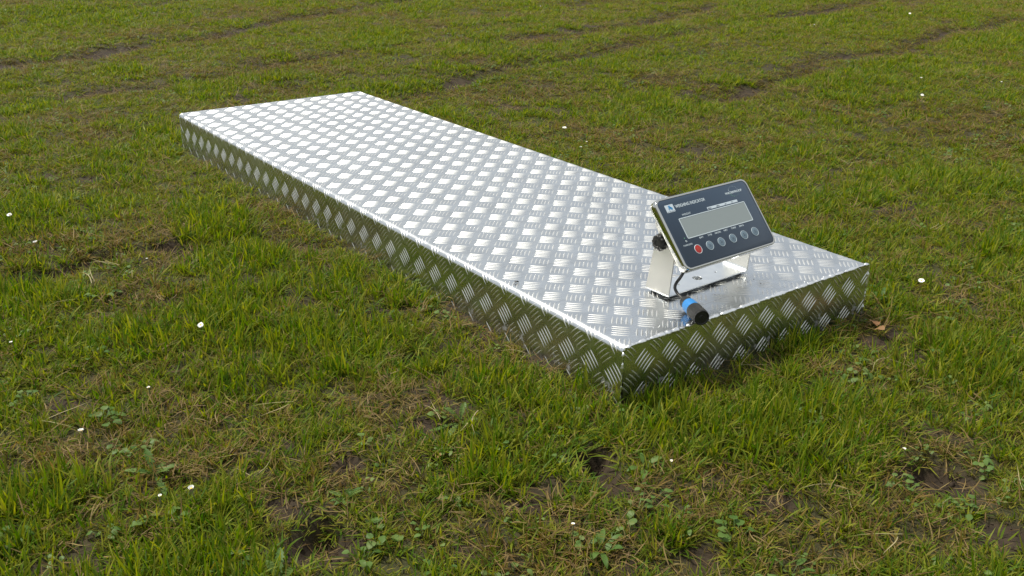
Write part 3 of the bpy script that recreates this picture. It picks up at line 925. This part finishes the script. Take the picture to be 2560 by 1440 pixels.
for s in (-1, 1):
    w_ = [(.001, s * .0004, .0036), (-.001, s * .0026, .0032), (-.0035, s * .0034, .0028), (-.0048, s * .0022, .0027), (-.003, s * .0008, .0032)]
    v, f = loft([w_, [(a, b, c + .0001) for a, b, c in w_]])
    mesh_obj('wing', v, f, M_WING, fly, smooth=False)
    for k, a in enumerate((.9, 0, -1.1)):
        p = [(.0012 - .001 * k, s * .001, .0018), (.0012 - .001 * k + a * .0012, s * .003, .0026), (.0012 - .001 * k + a * .0026, s * .0045, .0001)]
        v, f = tube(p, .00018, 5); mesh_obj('leg', v, f, M_FLY, fly)

# ------------------------------------------------------------------ sources for the grass (not linked to the scene)
SRC = {}
def src(kind, idx, blades, mat):
    """blades: list of (spine points, half widths, side vector, rnd)"""
    V, F, AL_, RN = [], [], [], []
    for P_, Wd, side, rn in blades:
        n_ = len(P_); b0 = len(V)
        for i in range(n_):
            t = i / (n_ - 1)
            if Wd[i] < 1e-5:
                V.append(P_[i]); AL_.append(t); RN.append(rn)
            else:
                V.append(P_[i] - side[i] * Wd[i]); V.append(P_[i] + side[i] * Wd[i]); AL_ += [t, t]; RN += [rn, rn]
        for i in range(n_ - 1):
            a = b0 + 2 * i
            if Wd[i + 1] < 1e-5: F.append((a, a + 1, a + 2))
            else: F.append((a, a + 1, a + 3, a + 2))
    me = bpy.data.meshes.new('%s_%02d' % (kind, idx))
    me.from_pydata([tuple(v) for v in V], [], F)
    me.polygons.foreach_set('use_smooth', [True] * len(me.polygons))
    attr(me, 'along', AL_); attr(me, 'rnd', RN)
    me.materials.append(mat)
    o = bpy.data.objects.new(me.name, me)
    if kind not in SRC: SRC[kind] = bpy.data.collections.new('sources_' + kind)
    SRC[kind].objects.link(o)

def blade(base, az, length, lean, curl, width, n_=5, flop=0.0, wav=0.0, tipf=1.0):
    """a tapering strip growing from base; lean = start angle from vertical, curl = added angle to the tip"""
    P_, side = [], []
    p = Vector(base); ph = random.uniform(0, 6.28)
    for i in range(n_):
        P_.append(p.copy())
        t = i / (n_ - 1)
        ang = lean + curl * t
        a2 = az + wav * math.sin(ph + 3.0 * t)
        d = Vector((math.sin(ang) * math.cos(a2), math.sin(ang) * math.sin(a2), math.cos(ang)))
        tw = a2 + math.pi / 2 + flop * t
        side.append(Vector((math.cos(tw), math.sin(tw), .25 * math.sin(flop))))
        p = p + d * length / (n_ - 1)
        if p.z < .0008: p.z = .0008
    Wd = [width / 2 * (1 - (i / (n_ - 1)) ** 2.0) * (.75 + .5 * min(1, 2 * i / (n_ - 1))) * tipf for i in range(n_)]
    Wd[-1] = 0
    return P_, Wd, side, random.random()

random.seed(11)
for k in range(12):          # green tufts
    bl = []
    messy = 1.0 if k % 3 else 1.9
    for j in range(random.randint(6, 9)):
        r = random.uniform(0, .010); a = random.uniform(0, 6.28)
        az = a + random.uniform(-1, 1)
        bl.append(blade((r * math.cos(a), r * math.sin(a), -.003), az, random.uniform(.018, .048), random.uniform(.05, .65) * messy, random.uniform(-.2, 1.4), random.uniform(.0016, .0032), 5, random.uniform(-.8, .8), .15))
    src('grass', k, bl, M_GRASS)
for k in range(8):          # withered strands lying about
    bl = []
    for j in range(random.randint(7, 10)):
        x, y = random.uniform(-.014, .014), random.uniform(-.014, .014)
        bl.append(blade((x, y, random.uniform(.000, .007)), random.uniform(0, 6.28), random.uniform(.012, .040), random.uniform(1.0, 1.6), random.uniform(-.5, .6), random.uniform(.0006, .0017), 5, random.uniform(-1.5, 1.5), random.uniform(0, .6)))
    src('withered', k, bl, M_DEAD)
for k in range(7):          # short fine turf
    bl = []
    for j in range(15):
        x, y = random.uniform(-.013, .013), random.uniform(-.013, .013)
        bl.append(blade((x, y, -.002), random.uniform(0, 6.28), random.uniform(.007, .019), random.uniform(.2, 1.2), random.uniform(-.3, 1.2), random.uniform(.0008, .0016), 4, random.uniform(-1, 1), .3))
    src('turf', k, bl, M_MOSS)
def leaf_strip(base, az, stem, ll, lw, tilt, n_=6, mat=None, shape=.5):
    """round or oval leaf on a short stalk"""
    P_, side, Wd = [], [], []
    p = Vector(base)
    for i in range(3):
        P_.append(p.copy()); side.append(Vector((-math.sin(az), math.cos(az), 0))); Wd.append(.0005)
        p = p + Vector((math.cos(az) * .7, math.sin(az) * .7, .7)) * stem / 2.2
    p = P_[-1].copy()
    for i in range(1, n_):
        t = i / (n_ - 1)
        q_ = p + Vector((math.cos(az) * math.cos(tilt), math.sin(az) * math.cos(tilt), math.sin(tilt) - .35 * t * t)) * ll * t
        P_.append(q_); side.append(Vector((-math.sin(az), math.cos(az), random.uniform(-.15, .15))))
        Wd.append(lw / 2 * max(math.sin(math.pi * (t ** shape)) ** .6, 0) if t < 1 else 0)
    Wd[-1] = 0
    return P_, Wd, side, random.random()
for k in range(5):
    bl = []
    for j in range(random.randint(4, 7)):
        az = random.uniform(0, 6.28)
        bl.append(leaf_strip((random.uniform(-.008, .008), random.uniform(-.008, .008), 0), az, random.uniform(.004, .014), random.uniform(.006, .011), random.uniform(.005, .009), random.uniform(-.3, .5), shape=.8))
    src('leaves', k, bl, M_CLOVER)
for k in range(3):          # long pale stalks
    bl = []
    for j in range(2):
        bl.append(blade((random.uniform(-.01, .01), random.uniform(-.01, .01), random.uniform(.006, .014)), random.uniform(0, 6.28), random.uniform(.045, .085), random.uniform(1.25, 1.5), random.uniform(-.1, .35), random.uniform(.0011, .0020), 7, random.uniform(-.6, .6), random.uniform(.1, .5)))
    src('stalk', k, bl, leafmat('pale_stalk', (.26, .22, .11), (.34, .28, .15), (.24, .23, .09), None, .1, .5, (.3, .26, .14)))
# clods
for k in range(4):
    bm = bmesh.new(); bmesh.ops.create_icosphere(bm, subdivisions=2, radius=.0035)
    for v_ in bm.verts:
        v_.co *= random.uniform(.7, 1.2); v_.co.z *= .7
    me = bpy.data.meshes.new('clod_%02d' % k); bm.to_mesh(me); bm.free(); attr(me, 'cover', np.ones(len(me.vertices)))
    me.materials.append(M_CLOD)
    me.polygons.foreach_set('use_smooth', [True] * len(me.polygons))
    o = bpy.data.objects.new(me.name, me)
    if 'clod' not in SRC: SRC['clod'] = bpy.data.collections.new('sources_clod')
    SRC['clod'].objects.link(o)

def scatter(name, kind, P, rot, scl, idx, dry, label):
    n_ = len(P)
    me = bpy.data.meshes.new(name); me.vertices.add(n_)
    me.vertices.foreach_set('co', P.ravel())
    attr(me, 'rot', rot, 'FLOAT_VECTOR'); attr(me, 'scl', scl, 'FLOAT_VECTOR'); attr(me, 'idx', idx.astype(np.int32), 'INT'); attr(me, 'dry', dry)
    o = bpy.data.objects.new(name, me); COL.objects.link(o)
    tag(o, label, 'grass' if kind != 'clod' else 'soil', kind='stuff')
    ng = bpy.data.node_groups.new('scatter_' + kind, 'GeometryNodeTree')
    ng.interface.new_socket('Geometry', in_out='INPUT', socket_type='NodeSocketGeometry')
    ng.interface.new_socket('Geometry', in_out='OUTPUT', socket_type='NodeSocketGeometry')
    gi = ng.nodes.new('NodeGroupInput'); go = ng.nodes.new('NodeGroupOutput')
    ip = ng.nodes.new('GeometryNodeInstanceOnPoints'); ip.inputs['Pick Instance'].default_value = True
    ci = ng.nodes.new('GeometryNodeCollectionInfo'); ci.inputs['Collection'].default_value = SRC[kind]
    ci.inputs['Separate Children'].default_value = True; ci.inputs['Reset Children'].default_value = True
    L = ng.links.new
    def na(nm, dt):
        a = ng.nodes.new('GeometryNodeInputNamedAttribute'); a.data_type = dt; a.inputs['Name'].default_value = nm
        return [s for s in a.outputs if s.enabled and s.name == 'Attribute'][0]
    L(gi.outputs[0], ip.inputs['Points']); L(ci.outputs[0], ip.inputs['Instance'])
    L(na('idx', 'INT'), ip.inputs['Instance Index'])
    er = ng.nodes.new('FunctionNodeEulerToRotation')
    L(na('rot', 'FLOAT_VECTOR'), er.inputs[0]); L(er.outputs[0], ip.inputs['Rotation'])
    L(na('scl', 'FLOAT_VECTOR'), ip.inputs['Scale'])
    L(ip.outputs[0], go.inputs[0])
    md = o.modifiers.new('scatter', 'NODES'); md.node_group = ng
    return o

F2 = np.array([.55273, .74050]); F2 /= np.linalg.norm(F2); R2 = np.array([F2[1], -F2[0]])
def seed_points(dens, seed):
    """random points over the visible fan with generous margins, thinning with distance; dens(d) per square metre"""
    r = np.random.default_rng(seed)
    out_ = []
    edges = [-.5, .55, .9, 1.3, 1.8, 2.4, 3.2, 4.3, 5.8, 7.5, 9.5, 12.5]
    for a, b in zip(edges[:-1], edges[1:]):
        wl = .45 + .62 * b
        k = dens(max((a + b) / 2, .5))
        if a < .5: k *= .35
        n_ = int(k * (b - a) * 2 * wl)
        u = r.uniform(a, b, n_); v = r.uniform(-wl, wl, n_)
        out_.append(np.c_[EYE.x + u * F2[0] + v * R2[0], EYE.y + u * F2[1] + v * R2[1]])
    p = np.concatenate(out_)
    m = ~((p[:, 0] > -.007) & (p[:, 0] < PW + .007) & (p[:, 1] > -.007) & (p[:, 1] < PL + .007))
    return p[m], r

def dist(p): return np.hypot(p[:, 0] - EYE.x, p[:, 1] - EYE.y)

# green grass
p, r = seed_points(lambda d: 7200 * min(1, (1.3 / d) ** 1.05) + 150, 1)
b, s, l, ru = masks(p[:, 0], p[:, 1])
clump = 1.35 * sstep(.30, .72, fbm(p[:, 0], p[:, 1], .038, 77, 2)) * sstep(.15, .6, fbm(p[:, 0], p[:, 1], .10, 79, 2))
keep = r.random(len(p)) < (1 - .97 * sstep(.3, .8, s)) * (.55 + .45 * (1 - b)) * (.45 + .9 * clump + .6 * l)
keep0 = keep; p, b, s, l = p[keep], b[keep], s[keep], l[keep]; n_ = len(p); d = dist(p)
hh = (1 - .35 * ru[keep0]) * (.62 + .55 * l + .25 * (vnoise(p[:, 0], p[:, 1], .05, 3) - .4)) * (1 - .3 * b) * r.uniform(.55, 1.3, n_) * (1 - .5 * sstep(.10, .0, -p[:, 0]) * (p[:, 0] < 0) * (p[:, 1] > .12)) * np.where(d > 2.4, .80, 1) * (1.0 - .12 * sstep(2, 5, d))
for hx_, hy_, hr_, hd_ in HOLES[:8]:      # trodden, short grass round the hollows
    hh = hh * (1 - .5 * np.exp(-((p[:, 0] - hx_) ** 2 + (p[:, 1] - hy_) ** 2) / (.035 + hr_) ** 2))
wd = (1 + .12 * np.maximum(d - 1.6, 0)) * r.uniform(.85, 1.2, n_)
P3 = np.c_[p, ground_h(p[:, 0], p[:, 1])]
rot = np.c_[r.normal(0, .16, n_), r.normal(0, .16, n_), r.uniform(0, 6.283, n_)]
scatter('grass', 'grass', P3, rot, np.c_[wd * (.9 + .2 * l), wd * (.9 + .2 * l), hh * 1.12], r.integers(0, 12, n_), np.clip(.04 + .5 * b + .25 * (fbm(p[:, 0], p[:, 1], .6, 55, 2) - .4) - .25 * l, 0, 1), 'green grass growing all around the metal platform')
NG = n_
# short turf
p, r = seed_points(lambda d: 3600 * min(1, (1.5 / d) ** .95) + 150, 2)
b, s, l, ru = masks(p[:, 0], p[:, 1])
keep = r.random(len(p)) < (1 - .97 * sstep(.2, .6, s))
p, b, l = p[keep], b[keep], l[keep]; n_ = len(p); d = dist(p)
wd = (1 + .10 * np.maximum(d - 1.6, 0)) * r.uniform(.8, 1.3, n_)
scatter('short_turf', 'turf', np.c_[p, ground_h(p[:, 0], p[:, 1])], np.c_[r.normal(0, .2, n_), r.normal(0, .2, n_), r.uniform(0, 6.283, n_)], np.c_[wd, wd, r.uniform(.7, 1.3, n_) * (1 - .25 * b)], r.integers(0, 7, n_), np.clip(.05 + .8 * b, 0, 1), 'short yellowish turf filling the field between the taller blades')
NT = n_
# withered strands
p, r = seed_points(lambda d: 3000 * min(1, (1.5 / d) ** 1.0) + 120, 3)
b, s, l, ru = masks(p[:, 0], p[:, 1])
keep = r.random(len(p)) < (.20 + .42 * b) * (1 - .55 * sstep(.45, .95, s)) * (1 - .4 * l)
p, b, rr = p[keep], b[keep], ru[keep]; n_ = len(p); d = dist(p)
wd = (1 + .10 * np.maximum(d - 1.6, 0)) * r.uniform(.75, 1.25, n_)
P3 = np.c_[p, ground_h(p[:, 0], p[:, 1]) + r.uniform(0, .010, n_)]
scatter('withered_grass', 'withered', P3, np.c_[r.normal(0, .25, n_), r.normal(0, .25, n_), r.uniform(0, 6.283, n_)], np.c_[wd, wd, wd], r.integers(0, 8, n_), np.clip(1.3 * rr, 0, 1), 'brown and straw coloured withered grass strands lying in the turf')
ND = n_
# long pale stalks
p, r = seed_points(lambda d: 11 * min(1, (1.5 / d) ** 1.2), 4)
n_ = len(p)
scatter('pale_stalks', 'stalk', np.c_[p, ground_h(p[:, 0], p[:, 1]) + .004], np.c_[np.zeros(n_), np.zeros(n_), r.uniform(0, 6.283, n_)], np.tile(r.uniform(.6, 1.15, n_)[:, None], 3), r.integers(0, 3, n_), np.zeros(n_), 'long pale dead grass stalks lying across the lawn')
# little leaves
p, r = seed_points(lambda d: 420 * min(1, (1.6 / d) ** 1.0), 5)
c = fbm(p[:, 0], p[:, 1], .28, 88, 3); s = masks(p[:, 0], p[:, 1])[1]
keep = r.random(len(p)) < sstep(.42, .62, c) * (1 - sstep(.3, .7, s))
p = p[keep]; n_ = len(p)
scatter('small_leaves', 'leaves', np.c_[p, ground_h(p[:, 0], p[:, 1]) + .004], np.c_[r.normal(0, .2, n_), r.normal(0, .2, n_), r.uniform(0, 6.283, n_)], np.tile(r.uniform(.6, 1.3, n_)[:, None], 3), r.integers(0, 5, n_), np.zeros(n_), 'small rounded clover and daisy leaves scattered in the lawn')
# clods
p, r = seed_points(lambda d: 6500 * min(1, (1.2 / d) ** 1.6), 6)
s = masks(p[:, 0], p[:, 1])[1]
keep = r.random(len(p)) < .8 * sstep(.2, .8, s)
p = p[keep]; n_ = len(p)
scatter('soil_crumbs', 'clod', np.c_[p, ground_h(p[:, 0], p[:, 1]) + .0005], r.uniform(0, 6.28, (n_, 3)), np.tile((.35 + r.pareto(3.0, n_) * .5).clip(.3, 2.2)[:, None], 3), r.integers(0, 4, n_), np.zeros(n_), 'dark soil crumbs lying on the bare patches')
print('instances', NG, NT, ND, n_)

# ------------------------------------------------------------------ daisies
def strip_obj(name, bl, mat, parent, thick=0):
    V, F, AL_, RN = [], [], [], []
    P_, Wd, side, rn = bl
    n_ = len(P_)
    for i in range(n_):
        w1 = max(Wd[i], .00008); mid = P_[i] - Vector((0, 0, w1 * .18))
        V += [P_[i] - side[i] * w1, mid, P_[i] + side[i] * w1]; AL_ += [i / (n_ - 1)] * 3; RN += [rn] * 3
    for i in range(n_ - 1):
        for j in (0, 1):
            a = 3 * i + j; F.append((a, a + 1, a + 4, a + 3))
    o = mesh_obj(name, V, F, mat, parent)
    attr(o.data, 'along', AL_); attr(o.data, 'rnd', RN)
    return o

gz = lambda x, y: float(ground_h(np.array([x]), np.array([y]))[0])
DAISY = [
 (1.096, 1.475, 1.15, 0, 'open white daisy with a yellow eye beyond the long right edge of the platform'),
 (.969, 1.243, .8, 1, 'half closed daisy nearest the far long edge of the platform'),
 (1.039, 1.291, .5, 1, 'tiny daisy bud between two open daisies behind the platform'),
 (4.78, 2.583, 1.2, 0, 'far daisy near the top right corner of the field'),
 (3.85, 2.595, .8, 1, 'very small distant daisy near the top edge right of the middle'),
 (2.783, 1.244, 1.1, 1, 'upper one of two white daisies standing one above the other at the right'),
 (2.505, 1.059, 1.0, 0, 'lower one of two white daisies standing one above the other at the right'),
 (3.013, 1.029, .7, 1, 'small daisy near the right picture edge in the far grass'),
 (3.063, 4.117, .9, 1, 'tiny distant daisy beside the muddy rut at the top middle'),
 (-.589, 1.441, .9, 0, 'daisy at the left picture edge left of the platform far corner'),
 (-.59, 1.215, 1.0, 1, 'ragged daisy near the left edge above the muddy streak'),
 (-.42, .989, .6, 1, 'small white daisy in the muddy streak left of the platform'),
 (-.447, .613, 1.15, 0, 'full white daisy beside a pale bent straw left of the platform'),
 (-.728, .724, .8, 1, 'half closed daisy at the left edge halfway down'),
 (-.712, .371, 1.1, 1, 'cup shaped white daisy above the dandelion leaves at lower left'),
 (-.593, .444, .7, 1, 'small creamy daisy bud at left amid green tufts'),
 (-.636, .12, 1.1, 2, 'upright cup shaped white daisy nearest the bottom left'),
 (-.675, .144, .6, 1, 'tiny white flower just left of the upright cup shaped daisy'),
 (-.085, -.195, .55, 1, 'tiny white bud beside the small hole in front of the platform corner'),
 (-.285, -.221, .6, 1, 'small faded daisy in the grass at the bottom middle'),
 (.216, -.361, .6, 1, 'tiny white flower beside the muddy hoof print at lower right'),
 (.802, -.009, 1.25, 0, 'big ragged daisy with yellow centre right of the platform near end'),
]
def ring_petal(k, n_, L_, elev, rad):
    a = 2 * math.pi * k / n_ + random.uniform(-.08, .08)
    c_, s_ = math.cos(a), math.sin(a); e = elev + random.uniform(-.12, .12); L1 = L_ * random.uniform(.85, 1.05)
    pts = []
    for t, w1 in ((0, .0005), (.4, .0010), (.8, .0011), (1, .0003)):
        r1 = rad + L1 * t * math.cos(e); z1 = L1 * t * math.sin(e) - .0006 * t * t
        pts.append(((r1 * c_ - w1 * s_, r1 * s_ + w1 * c_, z1), (r1 * c_ + w1 * s_, r1 * s_ - w1 * c_, z1)))
    V = [q_ for pr_ in pts for q_ in pr_]
    return V, [(0, 1, 3, 2), (2, 3, 5, 4), (4, 5, 7, 6)]
random.seed(5)
for (x, y, s, kind, lab) in DAISY:
    s = s * (.66 if math.hypot(x + .94, y + .97) < 2.2 else .85)
    hgt = (.020 if kind != 2 else .034) * random.uniform(.9, 1.2)
    z = gz(x, y)
    t = thing('daisy', lab, 'daisy', (x, y, z), 'daisies in the grass')
    tip = Vector((random.uniform(-.005, .005), random.uniform(-.005, .005), hgt + .004))
    v, f = tube([(0, 0, -.002), tuple(tip * .5 + Vector((.002, 0, 0))), tuple(tip)], .0008, 6)
    st_ = mesh_obj('stem', v, f, M_STEM, t)
    elev = (.15, .9, .95)[kind]; n_ = 16 if s > .65 else 9
    vs = [ring_petal(k, n_, .0062 * s, elev, .0018 * s) for k in range(n_)] + ([ring_petal(k + .5, n_, .0056 * s, elev + .15, .0016 * s) for k in range(n_)] if s > .65 else [])
    v, f = merge(vs)
    head = bpy.data.objects.new('flower_head', None); head.empty_display_size = .004; link(head, t)
    head.location = tip
    head.rotation_euler = (random.uniform(.1, .55), random.uniform(-.5, -.1), 0) if kind == 0 else (random.uniform(-.15, .25), random.uniform(-.2, .1), 0)
    mesh_obj('petals', v, f, M_PETAL, head, smooth=False)['kind'] = 'stuff'
    bm = bmesh.new(); bmesh.ops.create_icosphere(bm, subdivisions=2, radius=.0022 * s)
    for v_ in bm.verts: v_.co.z = v_.co.z * .55 + .0002
    me = bpy.data.meshes.new('centre'); bm.to_mesh(me); bm.free(); me.materials.append(M_YOLK)
    link(bpy.data.objects.new('flower_centre', me), head)

# ------------------------------------------------------------------ weeds
def oval_leaf(base, az, stem, ll, lw, tilt, shape=.8, n_=8):
    return leaf_strip(base, az, stem, ll, lw, tilt, n_, shape=shape)
def toothed_leaf(az, ll, lw, tilt, name, mat, parent, arch=.6):
    V, F, AL_, RN = [], [], [], []
    n_ = 17; rn = random.random()
    for i in range(n_):
        t = i / (n_ - 1)
        prof = (.25 + .75 * math.sin(math.pi * min(t, 1) ** 1.7 * .98) ** .8)
        if t > .97: prof = .05
        tooth = 1.0 if i % 2 else .52
        w1 = lw / 2 * prof * (tooth if t > .15 else .3)
        r1 = ll * t * math.cos(tilt); z1 = .003 + ll * t * math.sin(tilt) - arch * ll * t * t * .5
        z1 = max(z1, .0025)
        back = -.004 * (i % 2) * (1 if t > .15 else 0)
        c_, s_ = math.cos(az), math.sin(az)
        for u, dz in ((-1, .15), (0, 0), (1, .15)):
            rr = r1 + (back if u else 0)
            V.append((rr * c_ - u * w1 * s_, rr * s_ + u * w1 * c_, z1 + dz * w1)); AL_.append(t); RN.append(rn)
    for i in range(n_ - 1):
        for j in (0, 1):
            a = 3 * i + j; F.append((a, a + 1, a + 4, a + 3))
    o = mesh_obj(name, V, F, mat, parent); attr(o.data, 'along', AL_); attr(o.data, 'rnd', RN)
    return o
WEEDS = [
 (-.676, .41, 'round', 1.1, 'patch of pale round clover like leaves at left below the full white daisy'),
 (-.66, .323, 'round', .8, 'small round leaved weed just above the flat dandelion'),
 (-.655, .22, 'dandelion', 1.0, 'flat dandelion rosette with long toothed leaves at lower left'),
 (-.470, .020, 'dandelion', .85, 'dandelion with upright toothed leaves behind the bare soil hollow'),
 (-.241, .092, 'dandelion', .9, 'dark green dandelion in front of the long left side of the platform'),
 (-.467, -.076, 'round', .9, 'round leaved weed at the right rim of the bare soil hollow'),
 (-.506, -.100, 'round', .7, 'low round leaves just below the bare soil hollow'),
 (-.103, -.161, 'spray', 1.0, 'little weed with upright oval leaves right of the small hole'),
 (-.269, -.258, 'spray', 1.0, 'oval leaved weed with two long leaves at the bottom middle'),
 (-.116, -.339, 'round', 1.0, 'broad pale leaves at the bottom edge right of the middle'),
 (-.144, -.263, 'spray', .6, 'small oval leaved sprig below the small hole'),
 (-.109, -.42, 'spray', .8, 'single broad leaf plant at the bottom edge under the hoof print'),
 (-.610, -.085, 'dandelion', 1.05, 'large dandelion leaves at the bottom edge left of the middle'),
 (-.681, .104, 'round', .9, 'rounded leaves below the upright cup shaped daisy'),
 (-.054, .064, 'spray', .55, 'small leafy sprig at the foot of the long left platform side near its corner'),
 (-.537, .892, 'round', .9, 'leafy patch on the lower rim of the muddy streak at left'),
 (-.842, .184, 'round', .8, 'round leaves in the bottom left corner'),
 (.705, .014, 'spray', 1.0, 'tall narrow leaved weed beside the right end corner of the platform'),
 (-.754, .541, 'round', .8, 'yellowish leaves beside the soil patch at the left picture edge'),
 (.74, -.118, 'round', .8, 'rounded leaves in the grass right of the platform near end'),
 (-.652, -.023, 'round', .8, 'grey green leaves at bottom left of the large dandelion'),
 (-.446, -.172, 'spray', .8, 'oval leaved sprig at the bottom edge near the middle'),
 (-.625, .645, 'round', .8, 'small round leaves left of the full white daisy'),
 (-.14, -.222, 'round', .6, 'low clover like leaves just below the small hole'),
]
random.seed(21)
for (x, y, kind, s, lab) in WEEDS:
    s *= .85
    t = thing('dandelion' if kind == 'dandelion' else ('round_leaved_weed' if kind == 'round' else 'leafy_weed'), lab, 'weed', (x, y, gz(x, y)), 'broad leaved weeds in the grass')
    if kind == 'dandelion':
        n_ = 7
        for k in range(n_):
            toothed_leaf(2 * math.pi * k / n_ + random.uniform(-.3, .3), random.uniform(.035, .07) * s, random.uniform(.010, .016) * s, random.uniform(.2, 1.0), 'leaf', M_WEED, t, random.uniform(.5, .9))
    elif kind == 'round':
        for k in range(9):
            az = random.uniform(0, 6.28); rr = random.uniform(.0, .020) * s
            strip_obj('leaf', oval_leaf((rr * math.cos(az), rr * math.sin(az), .002), az, random.uniform(.010, .022), random.uniform(.012, .019) * s, random.uniform(.011, .016) * s, random.uniform(-.2, .5), .85, 9), M_WEED, t)
    else:
        for k in range(6):
            az = random.uniform(0, 6.28)
            strip_obj('leaf', oval_leaf((0, 0, .0), az, random.uniform(.010, .018), random.uniform(.022, .036) * s, random.uniform(.007, .012) * s, random.uniform(.2, .9), .8, 9), M_WEED, t)
# dead leaves by the near right corner
for (x, y, s, lab) in ((.596, -.038, 1.0, 'curled rusty brown dead leaf at the foot of the platform end near its right corner'), (.571, -.068, .9, 'orange brown crumpled dead leaf lying just in front of the rusty one'), (-.300, .020, .7, 'small orange brown dead leaf in the front grass')):
    t = thing('dead_leaf', lab, 'dead leaf', (x, y, gz(x, y) + .006), rot=(random.uniform(-.5, .5), random.uniform(-.5, .5), random.uniform(0, 6)))
    strip_obj('leaf_blade', oval_leaf((0, 0, .004), 0, .006, .030 * s, .020 * s, .5, .7, 9), M_DRYLEAF, t)
    v, f = tube([(-.012, 0, 0), (-.004, .001, .003), (.004, 0, .007)], .0006, 5)
    mesh_obj('leaf_stalk', v, f, M_DRYLEAF, t)
